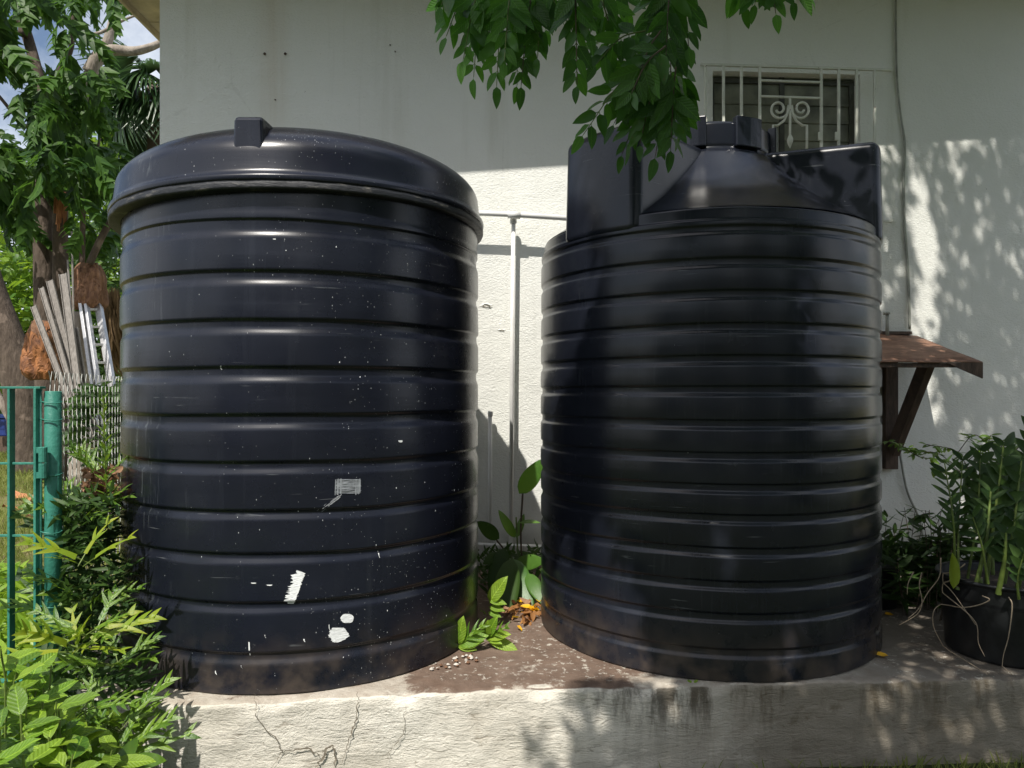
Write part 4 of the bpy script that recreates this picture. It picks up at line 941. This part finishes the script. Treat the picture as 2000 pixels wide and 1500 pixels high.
# lawn grass
ms = []
GB = blade(1, .07, 3, .1, .3, 'lance')
for k in range(26000):
    d = 3.2+15*random.random()**.8; px = random.uniform(-40, 330); x = (px-1000)/F*d
    if nz(x*1.2, d*1.2) < -.12 and random.random() < .8: continue
    ms.append(frame(Vector((x, d, -.01)), Vector((rag(.6), rag(.6), 1)), rdir(), random.uniform(.04, .10)*(1+.06*d)))
for k in range(2500):
    x = random.uniform(.6, 2.6); y = yf(x)-random.uniform(.01, .30); dn_ = max(.15, min(1, (x-1.0)/1.0))
    if random.random() > dn_: continue
    ms.append(frame(Vector((x, y, -.02)), Vector((rag(.7), rag(.5)-.1, 1)), rdir(), random.uniform(.03, .075)))
tag(scatter('grass', GB, ms, M['grass']), 'patchy green and straw coloured lawn grass', 'grass', kind='stuff')
# bark chips on the lawn
CH = [lmesh('chip', blade(1, .45, 4, .4, .3, 'strap', .08), M['torn']), lmesh('chip', blade(1, .6, 4, .5, -.2, 'strap', .1), M['litterbrown'])]
chips = 0
for (px, py, s_) in ((12, 972, .35), (48, 985, .42), (58, 990, .3), (15, 1003, .25), (5, 995, .3), (40, 862, .5), (12, 868, .55), (30, 878, .4), (55, 870, .4), (8, 885, .4), (60, 882, .35), (70, 868, .4), (180, 918, .3), (150, 925, .25), (50, 1015, .15), (130, 905, .3)):
    d = 1.5*F/(py-HOR); t = put('bark_chip', random.choice(CH), frame(at(px, py, d)+Vector((0, 0, .03)), Vector((1, rag(.6), .1)), Vector((0, 0, 1))+rdir()*.5, s_), thing('x', 'x', 'x'))
    e = t.parent; Mw = t.matrix_basis.copy(); t.parent = None; t.matrix_parent_inverse = Matrix.Identity(4); bpy.data.objects.remove(e)
    tag(t, ('large' if s_ > .38 else 'small')+' curled orange-brown bark piece '+('on the bare soil by the crate' if py < 900 else 'on the lawn between the gate bars' if px < 100 else 'on the lawn seen through the chain link'), 'bark piece', 'bark pieces on the lawn')
# ------------------------------------------------------------------ plants
def sprig(root, base, top, meshes, n, s0, s1, name='leaf', stemr=.004, spread=1.0, m='stalk', tdir=None, lo=.35):
    base = Vector(base); top = Vector(top); c = curve([base, base.lerp(top, .55)+rdir()*.03*(top-base).length, top], 7)
    MB().tube(c, [lerp(stemr, stemr*.5, i/(len(c)-1)) for i in range(len(c))], 6, False).build('stem', M[m], root, smooth=True)
    az = random.uniform(0, 6.28)
    for i in range(n):
        t = lerp(lo, 1, (i+.5)/n); k = t*(len(c)-1); j = min(int(k), len(c)-2); p = c[j].lerp(c[j+1], k-j); az += 2.4
        up = .55 if i > n-3 else .15; dr = Vector((math.cos(az)*spread, math.sin(az)*spread, up+rag(.25))); nr = Vector((rag(.3), -.25+rag(.3), 1))
        put(name, random.choice(meshes), frame(p, dr, nr, random.uniform(s0, s1)*(1-.3*abs(t-.7)), rag(.4)), root)
# lime shrubs bottom left, near the camera
spots = [(0, 1262, 2.15), (50, 1300, 2.2), (85, 1345, 2.1), (10, 1330, 1.95), (115, 1385, 2.0), (40, 1395, 1.9), (140, 1440, 2.05), (0, 1420, 1.8), (95, 1440, 1.85), (175, 1480, 2.05), (45, 1475, 1.75), (130, 1495, 1.8), (-40, 1300, 2.0), (-30, 1480, 1.7), (100, 1300, 2.35), (70, 1350, 2.3), (150, 1400, 2.25), (20, 1380, 2.2)]
lb_ = ['at the left picture edge under the gate', 'with pointed leaves in front of the gate bars', 'just below the foot of the gate post', 'second row at the left edge', 'in the middle of the bottom left thicket', 'with big veined leaves low in the bottom left thicket', 'beside the ferns of the bottom left thicket', 'in the lower left corner', 'at the lower middle of the left thicket', 'nearest the plinth corner low down', 'at the bottom edge near the left corner', 'at the bottom edge, left of the ferns', 'half outside the frame below the gate', 'cut by the bottom left corner', 'behind, rising against the green post', 'behind the thicket under the post', 'behind, between post and ferns', 'behind, at the far left of the thicket']
for (px, py, d), l in zip(spots, lb_):
    top = at(px, py, d); base = Vector((top.x+rag(.06), d+rag(.06), 0))
    t = thing('lime_shrub', 'lime green leafy shrub '+l, 'shrub', base, 'lime green shrubs in the bottom left corner')
    sprig(t, base, top, limeM if random.random() < .75 else limeD, 12, .085, .145, spread=1, lo=.5, stemr=.005)
    for q in range(2):
        tp_ = top+Vector((rag(.12), rag(.1), -random.uniform(.02, .14))); sprig(t, base, tp_, random.choice((limeM, limeD)), 6, .08, .13, lo=.6)
# ferns along the plinth end and the fence
def fern(label, px, py, d, n, s0, s1, ms_=None, tilt=None, grp=None, zb=None, up=.5):
    if px > 175 and py < 1400: px -= 18; s0 *= .78; s1 *= .78
    c = at(px, py, d) if zb is None else at(px, py, d); t = thing('fern', label, 'fern', c, grp)
    for i in range(n):
        a = 2*math.pi*i/n+rag(.4); dr = Vector((math.cos(a), math.sin(a)*.8-.15, up+rag(.4)))+(tilt or Vector()); nr = Vector((0, -.6, .8))+rdir()*.35; s_ = random.uniform(s0, s1)
        b_ = c+Vector((rag(.02), rag(.02), 0)); st = b_+dr.normalized()*s_*.35
        MB().tube([b_, st], .0022, 4, False).build('stipe', M['stalk'], t)
        put('frond', random.choice(ms_ or fernM), frame(st, dr, nr, s_), t)
    return t
gf = 'lobed ferns beside the left tank'
fern('lobed fern clump hugging the white plinth corner', 232, 1430, 2.6, 9, .11, .18, grp=gf)
fern('dark glossy fern below the white corner of the plinth', 262, 1410, 2.65, 7, .10, .15, fernM, Vector((.2, 0, -.2)), gf)
fern('fern with an upright bright leaf touching the bottom of the left tank', 238, 1300, 2.8, 8, .14, .24, fernM, grp=gf)
fern('yellowing fern in front of the green gate post', 160, 1270, 2.6, 9, .12, .2, fernY, grp=gf)
fern('yellow-green fern just right of the yellowing one', 190, 1240, 2.65, 7, .13, .2, fernM, grp=gf)
fern('pale star-shaped fern leaf standing out against the dark thicket', 185, 1105, 2.75, 4, .16, .24, fernY, Vector((0, -.3, -.1)), gf)
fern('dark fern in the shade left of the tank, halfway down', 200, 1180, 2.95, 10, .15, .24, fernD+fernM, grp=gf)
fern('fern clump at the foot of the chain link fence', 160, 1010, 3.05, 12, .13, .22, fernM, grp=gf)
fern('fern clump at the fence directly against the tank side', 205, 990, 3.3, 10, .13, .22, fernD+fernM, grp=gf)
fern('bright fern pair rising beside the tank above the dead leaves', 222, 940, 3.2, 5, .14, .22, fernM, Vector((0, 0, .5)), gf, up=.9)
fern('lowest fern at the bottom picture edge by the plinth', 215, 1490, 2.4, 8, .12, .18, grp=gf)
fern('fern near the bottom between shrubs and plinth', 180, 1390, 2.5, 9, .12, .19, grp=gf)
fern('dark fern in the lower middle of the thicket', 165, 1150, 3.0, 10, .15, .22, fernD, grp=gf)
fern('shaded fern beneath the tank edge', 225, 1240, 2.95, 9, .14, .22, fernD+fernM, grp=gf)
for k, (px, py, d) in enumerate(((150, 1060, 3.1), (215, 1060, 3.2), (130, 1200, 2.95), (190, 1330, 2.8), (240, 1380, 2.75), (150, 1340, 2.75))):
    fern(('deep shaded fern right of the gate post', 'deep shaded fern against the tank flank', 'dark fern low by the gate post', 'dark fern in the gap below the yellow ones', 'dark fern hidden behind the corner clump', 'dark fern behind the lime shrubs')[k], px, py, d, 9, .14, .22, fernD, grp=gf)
# thicket filling (dense dark stems and leaves, nobody could count)
ms = []
for k in range(2600):
    px = random.uniform(118, 236); py = random.uniform(960, 1500); d = random.uniform(2.85, 3.4)
    x = at(px, py, d).x
    if math.hypot(x-LC[0], d-LC[1]) < .88 or (x > -1.7 and d > 2.9): continue
    ms.append(frame(at(px, py, d), rdir(-.8, .8), rdir(), random.uniform(.04, .10)))
tag(scatter('undergrowth', LAN[0], ms, M['dark']), 'tangled dark undergrowth between the green post and the left tank', 'undergrowth', kind='stuff')
ms = [frame(Vector((random.uniform(-2.2, -.9), random.uniform(1.4, 2.75), random.uniform(.0, .35))), rdir(-.5, .8), rdir()+Vector((0, 0, .8)), random.uniform(.06, .12)) for k in range(2200)]
ms = [m_ for m_ in ms if m_.translation.x < -.51*m_.translation.y]
tag(scatter('undergrowth', LIM[0], ms, M['fern']), 'low green ground cover under the lime shrubs', 'undergrowth', kind='stuff')
ms = [frame(at(random.uniform(-60, 130), 0, 1)*0+Vector((((random.uniform(-80, 100))-1000)/F*d, d, random.uniform(0, .22))), rdir(-.2, .9), rdir()+Vector((0, 0, .5)), random.uniform(.09, .2)) for d in [random.uniform(3.2, 5.6) for _ in range(1500)]]
tag(scatter('ground_cover', LAN[0], ms, M['lime']), 'yellow-green strappy ground cover behind the gate', 'ground cover', kind='stuff')
ms = [frame(at(random.uniform(165, 225), random.uniform(915, 975), random.uniform(3.1, 3.35)), rdir(), rdir(), random.uniform(.03, .05)) for _ in range(160)]
tag(scatter('dead_leaves', blade(1, .6, 4, .4, .6, 'ovate', .06), ms, M['litterbrown']), 'heap of curled dead leaves caught on the fence beside the left tank', 'dead leaves', kind='stuff')
# upright spike plant in front of the fence
sk = thing('spike_plant', 'upright feathery yellow-green seedling in front of the chain link fence', 'plant', at(208, 980, 3.05))
c = curve([at(210, 985, 3.05), at(205, 880, 3.0), at(202, 780, 3.0)], 10); MB().tube(c, .003, 6).build('stem', M['stalk'], sk)
for i in range(46):
    t = i/45; k = t*(len(c)-1); j = min(int(k), len(c)-2); p = c[j].lerp(c[j+1], k-j); a = i*2.4
    put('leaf', random.choice([lmesh('l', l, M['fernyellow']) for l in LAN[:1]]) if i < 1 else spl, frame(p, Vector((math.cos(a), math.sin(a), .5+t)), Vector((0, 0, 1)), lerp(.09, .035, t)), sk) if i else None
    if i == 0: spl = lmesh('leaf', LAN[1], M['fern'])
# middle: broad pleated leaves
def pleat(L_, W, n=10, cols_=9, droop=.2):
    v = []; f = []
    for i in range(n+1):
        t = i/n; w = W/2*(math.sin(math.pi*t**.8)**.7 if 0 < t < 1 else .03)
        for q in range(cols_): s_ = -1+2*q/(cols_-1); v.append((w*s_, L_*t, -droop*L_*t*t+(.06*W if q % 2 else 0)*math.sin(math.pi*t)-.12*w*s_*s_))
    for i in range(n):
        for q in range(cols_-1): a = i*cols_+q; f.append((a, a+1, a+cols_+1, a+cols_))
    return v, f
PLT = [lmesh('pleated_leaf', pleat(1, .34, droop=q), M['broad']) for q in (.05, .25, .5)]; PLD = [lmesh('pleated_leaf', pleat(1, .34, droop=q), M['dark']) for q in (.1, .4)]
def leaf_px(root, me, p0, p1, d0, d1, W=1, nr=(0, -1, .4), name='leaf', wid=None):
    a = at(*p0, d0); b_ = at(*p1, d1); o = put(name, me, frame(a, b_-a, nr, (b_-a).length), root); 
    if wid: o.matrix_basis = o.matrix_basis @ Matrix.Diagonal((wid, 1, 1, 1))
    return o
mp = thing('palm_seedling', 'young plant with broad pleated leaves between the two tanks', 'plant', at(1010, 1110, 4.4))
MB().tube(curve([at(1020, 1110, 4.4), at(1017, 1040, 4.4), at(1021, 962, 4.4)], 6), .006, 7).build('stem', M['twig'], mp, smooth=True)
MB().tube(curve([at(1012, 1110, 4.42), at(1010, 1050, 4.42), at(1008, 1010, 4.42)], 6), .005, 7).build('stem', M['stalk'], mp, smooth=True)
MB().tube(curve([at(1000, 1110, 4.35), at(985, 1075, 4.35), at(970, 1055, 4.3)], 6), .005, 7).build('stem', M['twig'], mp, smooth=True)
leaf_px(mp, PLT[0], (1014, 964), (1062, 896), 4.4, 4.35, wid=1.25)
leaf_px(mp, PLT[1], (1006, 1050), (978, 1000), 4.4, 4.35, wid=.9); leaf_px(mp, PLT[0], (1008, 1050), (1024, 1002), 4.4, 4.5, wid=.8); leaf_px(mp, PLT[1], (1015, 1020), (1050, 1010), 4.4, 4.3, nr=(0, -.4, 1))
leaf_px(mp, PLT[1], (1003, 1092), (1034, 1178), 4.3, 4.0, wid=1.0); leaf_px(mp, PLT[1], (1030, 1120), (1058, 1168), 4.2, 4.0, wid=1.1); leaf_px(mp, PLT[0], (1005, 1100), (1062, 1095), 4.35, 4.2, wid=1.2)
leaf_px(mp, PLD[0], (975, 1052), (935, 1020), 4.3, 4.2, wid=1.3); leaf_px(mp, PLD[1], (985, 1070), (962, 1150), 4.3, 4.1, wid=1.2); leaf_px(mp, PLD[1], (1000, 1090), (975, 1215), 4.2, 3.8, wid=.9)
leaf_px(mp, PLD[0], (1010, 1085), (1020, 1190), 4.4, 4.1, wid=1); leaf_px(mp, PLD[0], (975, 1080), (945, 1100), 4.3, 4.2, wid=1.3); leaf_px(mp, PLD[1], (990, 1100), (1000, 1195), 4.25, 4.05, wid=1.2)
ms = [frame(at(random.uniform(935, 1055), random.uniform(1075, 1190), random.uniform(4.3, 4.7)), rdir(-.4, .8), rdir(), random.uniform(.05, .12)) for _ in range(420)]
tag(scatter('undergrowth', LAN[0], ms, M['dark']), 'dark leafy undergrowth behind the pleated leaves, between the tanks', 'undergrowth', kind='stuff')
def lob_px(root, me, p0, p1, d0, d1, nr=(0, -.8, .7)): return leaf_px(root, me, p0, p1, d0, d1, nr=nr, name='frond')
f1 = thing('fern', 'small bright fern rooted at the foot of the left tank, left of its twin', 'fern', at(892, 1268, 3.38), 'small ferns on the plinth')
for tip in ((886, 1222), (900, 1214), (938, 1218), (936, 1248), (925, 1264), (942, 1238)): lob_px(f1, random.choice(fernM[:3]) if tip == (938, 1218) else limeM[0], (893, 1262), tip, 3.38, 3.34)
f2 = thing('fern', 'small bright fern casting a spiky shadow on the stained plinth top', 'fern', at(950, 1262, 3.42), 'small ferns on the plinth')
for tip, me in (((1006, 1264), limeM[1]), ((985, 1220), fernM[0]), ((990, 1236), limeM[2]), ((950, 1222), limeM[0]), ((975, 1252), limeM[3]), ((962, 1212), limeM[0])): lob_px(f2, me, (949, 1246), tip, 3.42, 3.36)
f3 = thing('fern', 'narrow bright fern standing up against the right side of the left tank', 'fern', at(952, 1200, 3.75), 'small ferns on the plinth')
for p0, tip, me in (((955, 1180), (980, 1132), limeM[0]), ((952, 1172), (985, 1176), limeM[1]), ((954, 1185), (982, 1190), limeM[2]), ((952, 1195), (975, 1201), limeM[3]), ((950, 1200), (942, 1190), fernM[1])): lob_px(f3, me, p0, tip, 3.75, 3.7)
f4 = thing('seedling', 'tiny green seedling at the front foot of the right tank', 'seedling', at(1353, 1335, 2.97))
for dx, s_ in ((-1, .02), (1, .022)): put('leaf', limeM[0], frame(at(1353+dx, 1333, 2.97), (dx, 0, .5), (0, -1, .5), s_), f4)
# litter between the tanks
LT = [lmesh('leaf', blade(1, .5, 5, .3, .5, 'ovate', .06), M['litter']), lmesh('leaf', blade(1, .4, 5, .5, -.3, 'ovate', .05), M['litterbrown']), lmesh('leaf', blade(1, .55, 5, .35, .3, 'ovate', .04), M['yellow'])]
for k in range(58):
    px = random.gauss(1030, 20); py = random.gauss(1196, 13)
    if not (990 < px < 1056 and 1180 < py < 1232): px, py = random.uniform(1000, 1050), random.uniform(1183, 1210)
    d = 1.18*F/(py-HOR); kk = 0 if random.random() < .65 else random.choice((1, 2)); o = put('fallen_leaf', LT[kk], frame(at(px, py, d)+Vector((0, 0, random.uniform(.01, .04))), rdir(-.3, .4), Vector((0, 0, 1))+rdir()*.6, random.uniform(.04, .08)), mp)
    o.parent = None; o.matrix_parent_inverse = Matrix.Identity(4); tag(o, ('orange', 'brown', 'yellow')[kk]+' leaf in the '+('back' if py < 1192 else 'front')+' of the litter between the tanks, '+('nearer the ferns' if px < 1025 else 'against the right tank'), 'fallen leaf', 'fallen leaves between the tanks')
for px, py, s_, l in ((1712, 1284, .05, 'yellow fallen petal at the right foot of the right tank'), (1728, 1204, .045, 'yellow fallen petal further back beside the right tank'), (1996, 1078, .05, 'yellow leaf at the right edge above the pot')):
    d = 1.18*F/(py-HOR) if py > 1100 else 3.4; o = put('fallen_leaf', LT[2], frame(at(px, py, d)+Vector((0, 0, .012)), (1, -.2, .2), (0, -.5, 1), s_), mp); o.parent = None; o.matrix_parent_inverse = Matrix.Identity(4); tag(o, l, 'petal')
for k in range(34):
    px = random.uniform(840, 935); py = 1308-(px-840)*.25+rag(9); d = 1.18*F/(py-HOR); c = at(px, py, d)+Vector((0, 0, .005)); mb = MB()
    r_ = random.uniform(.004, .013); ico = [(0,0,1),(.9,0,.3),(.3,.85,.3),(-.7,.5,.3),(-.7,-.5,.3),(.3,-.85,.3),(.0,0,-.6)]
    mb.add([c+Vector(p)*r_*random.uniform(.8, 1.2) for p in ico], [(0,1,2),(0,2,3),(0,3,4),(0,4,5),(0,5,1),(6,2,1),(6,3,2),(6,4,3),(6,5,4),(6,1,5)])
    pk = random.random() < .6; tag(mb.build('pebble', M['pebble' if pk else 'stump']), ('pale' if pk else 'brown')+' crumb of rubble at the foot of the left tank, '+('beside the small ferns' if px > 890 else 'away from the ferns'), 'pebble', 'rubble crumbs at the left tank')
# ------------------------------------------------------------------ right: pot and plants
pc = (2.27, 3.36)
pot = thing('plant_pot', 'black plastic nursery pot with pale roots hanging over its rim', 'plant pot', (pc[0], pc[1], PH))
P = [(.0005, .012), (.235, .012), (.24, .0), (.245, .01), (.262, .25), (.268, .262), (.272, .335), (.285, .338), (.286, .352), (.272, .354), (.262, .345), (.255, .30), (.0005, .295)]
MB().lathe([(r, h+PH+.002) for r, h in fillet(P, .006, 2)], 64, pc).build('tub', M['potm'], pot, smooth=True)
MB().lathe([(.262, PH+.312), (.2, PH+.325), (.0005, PH+.33)], 40, pc, lambda a, h: .004*nz(a*4, h)).build('soil', M['soil'], pot)
pp = thing('potted_plant', 'bushy plant with thick green stalks and cut stumps growing in the black pot', 'plant', (pc[0], pc[1], PH+.33))
rootl = [[(1877,1152),(1872,1180),(1878,1215),(1868,1240),(1840,1258),(1828,1264)], [(1918,1120),(1915,1160),(1890,1195),(1870,1230),(1848,1250)], [(1925,1160),(1922,1195),(1945,1235),(1948,1275),(1955,1300)], [(1952,1178),(1960,1185),(1935,1210),(1905,1230),(1902,1265),(1918,1300),(1930,1322)], [(1985,1172),(1990,1190),(1985,1250),(1978,1290),(1976,1322)], [(1935,1120),(1922,1160),(1930,1200),(1945,1240)], [(1860,1150),(1848,1175),(1846,1200)]]
for rp in rootl:
    c = curve([at(x, y, 3.06+.0*i) for i, (x, y) in enumerate(rp)], 6)
    c = [Vector((p.x, max(2.99, pc[1]-math.sqrt(max(0, .295**2-(p.x-pc[0])**2)))-.006 if p.z > PH+.02 else p.y, max(p.z, PH+.008))) for p in c]
    MB().tube(c, [.0030-.0016*i/len(c) for i in range(len(c))], 6).build('root', M['root'], pp, smooth=True)
for (px, py, r_) in ((1895, 1140, .018), (1872, 1146, .012), (1912, 1128, .016), (1925, 1160, .013), (1940, 1170, .012)):
    a = at(px, py, 3.3); b_ = Vector((a.x, a.y, PH+.30)); mb = MB().tube([b_, a-Vector((0, 0, .001)), a], [r_*1.1, r_, r_*.96], 12, False); st = mb.build('cut_stump', M['stalk'], pp, smooth=True)
    MB().tube([a-Vector((0, 0, .003)), a+Vector((0, 0, .001))], r_*.93, 12).build('cut_face', M['root'], st)
SH = lmesh('sheath', blade(1, .3, 6, .5, .05, 'lance'), M['fernyellow'])
put('sheath', SH, frame(at(1862, 1150, 3.25), (0, 0, 1), (0, -1, 0), .16), pp)
LD = [lmesh('leaf', blade(1, w_, 6, .2, q, 'lance', wv), M['dark']) for w_, q, wv in ((.2, .1, 0), (.25, .25, .02), (.18, .5, .03), (.28, -.15, .02))]
LDb = [lmesh('leaf', blade(1, w_, 6, .2, q, 'ovate'), M['dark']) for w_, q in ((.45, .1), (.5, .3))]
def pinn(root, p0, p1, d0, d1, n, s_, mesh, up=.5, sp=50, stemr=.004, m='stalk'):
    a = at(*p0, d0); b_ = at(*p1, d1); c = curve([a, (a+b_)/2+rdir()*.02, b_], 8); MB().tube(c, [lerp(stemr*1.6, stemr*.6, i/(len(c)-1)) for i in range(len(c))], 6, False).build('stem', M[m], root, smooth=True)
    for i in range(n):
        t = .35+.65*(i+1)/n; k = t*(len(c)-1); j = min(int(k), len(c)-2); p = c[j].lerp(c[j+1], k-j); d = (c[j+1]-c[j]).normalized()
        for s2 in (-1, 1):
            nr = (Vector((0, -1, .3))+rdir()*.5).normalized(); sd = d.cross(nr).normalized(); an = R(sp*random.uniform(.8, 1.15))
            put('leaf', random.choice(mesh), frame(p, d*math.cos(an)+sd*s2*math.sin(an)+Vector((0, 0, rag(.15))), nr, s_*random.uniform(.5, .95)*(1.1-.4*t)), root)
pinn(pp, (1865, 1130), (1845, 905), 3.3, 3.3, 9, .14, LD)
pinn(pp, (1872, 1140), (1880, 900), 3.3, 3.35, 9, .14, LD, sp=45)
pinn(pp, (1890, 1130), (1915, 880), 3.35, 3.4, 8, .15, LDb)
pinn(pp, (1925, 1150), (1960, 870), 3.3, 3.3, 9, .17, LDb, stemr=.006)
pinn(pp, (1905, 1150), (1935, 960), 3.25, 3.25, 7, .15, LD, stemr=.007)
pinn(pp, (1960, 1150), (1995, 900), 3.3, 3.3, 9, .18, LDb, stemr=.006)
pinn(pp, (1950, 1160), (1965, 1040), 3.15, 3.1, 5, .12, LDb, stemr=.008); pinn(pp, (1985, 1160), (2030, 1000), 3.2, 3.1, 6, .17, LDb, stemr=.008)
pinn(pp, (1930, 1140), (1900, 1010), 3.15, 3.1, 6, .12, LD); pinn(pp, (1990, 1170), (2000, 1080), 3.1, 3.05, 5, .12, LDb); pinn(pp, (1990, 1120), (2020, 850), 3.5, 3.5, 9, .18, LDb)
for k in range(1):
    pinn(pp, (1940+k*14, 1150), (1925+k*22+rag(12), 930+rag(40)), 3.45, 3.5, 8, .17, LDb, stemr=.006)
# airy climber
vine = thing('climber', 'airy thin-stemmed climber with small toothed leaves against the shaded wall', 'climber', at(1930, 1150, 3.8))
VL = [lmesh('leaf', l, M['fern']) for l in (blade(1, .38, 4, .15, .3, 'ovate'), blade(1, .3, 4, .2, .1, 'lance'))]
for pts in ([(1935,1130),(1905,960),(1870,885),(1810,868)], [(1905,960),(1855,905),(1795,892),(1760,870),(1735,862)], [(1870,885),(1900,850),(1925,862)], [(1940,1100),(1950,900),(1965,865),(1985,855)], [(1860,905),(1830,885),(1790,832+50),(1775,875)], [(1905,960),(1880,930),(1850,925),(1820,915)], [(1890, 900), (1915, 880), (1928, 868), (1935, 850)], [(1960, 1000), (1975, 900), (2000, 860)]):
    c = curve([at(x, y, 3.8+rag(.1)) for x, y in pts], 7); MB().tube(c, .0022, 5, False).build('stem', M['twig'], vine)
    for i, p in enumerate(c):
        if i < len(c)*.25: continue
        for q in range(2): put('leaf', random.choice(VL), frame(p, rdir(-.5, .4), Vector((0, -.4, 1))+rdir()*.5, random.uniform(.03, .065)), vine)
# dark weeds near the wall
wd = ['dark thin-leaved weed nearest the right tank', 'dark weed with curved strap leaves against the pale wall', 'bushy dark weed behind the bare plinth patch', 'dark weed left of the black pot', 'tall dark weed with a bare forked top', 'low dark weed deep in the corner', 'dark weed just behind the pot rim']
for k, (px, py, top_) in enumerate(((1745, 1180, 1000), (1770, 1190, 985), (1795, 1195, 1040), (1835, 1190, 1000), (1806, 1185, 960), (1760, 1195, 1080), (1850, 1180, 980))):
    d = 4.3-.08*k; b_ = at(px, 1160, d); b_.z = PH; t = thing('weed', wd[k], 'weed', b_, 'dark weeds by the wall')
    for q in range(4): sprig(t, b_+Vector((rag(.05), rag(.05), 0)), at(px+rag(42), top_+random.uniform(0, 60), d), LD[:1]+LD[2:], 9, .08, .16, stemr=.003, m='twig', lo=.25)
ms = [frame(at(random.uniform(1722, 1880), random.uniform(1060, 1190), random.uniform(4.0, 4.6)), rdir(-.4, .8), rdir(), random.uniform(.05, .11)) for _ in range(1300)]
ms += [frame(at(random.uniform(1900, 2100), random.uniform(900, 1120), random.uniform(3.6, 4.2)), rdir(-.6, .6), rdir(), random.uniform(.08, .16)) for _ in range(900)]
tag(scatter('undergrowth', LAN[0], ms, M['dark']), 'dark mass of weeds and leaves in the shaded right corner', 'undergrowth', kind='stuff')
bk = thing('bucket', 'small black round bucket half hidden behind the right tank', 'bucket', at(1722, 1150, 4.1)); bk.location.z = PH
MB().lathe([(.0005, PH), (.10, PH), (.125, PH+.23), (.13, PH+.235), (.12, PH+.23), (.0005, PH+.22)], 32, (at(1722, 1100, 4.1).x-.03, 4.1)).build('pail', M['potm'], bk, smooth=True)
print('objects', len(bpy.data.objects))
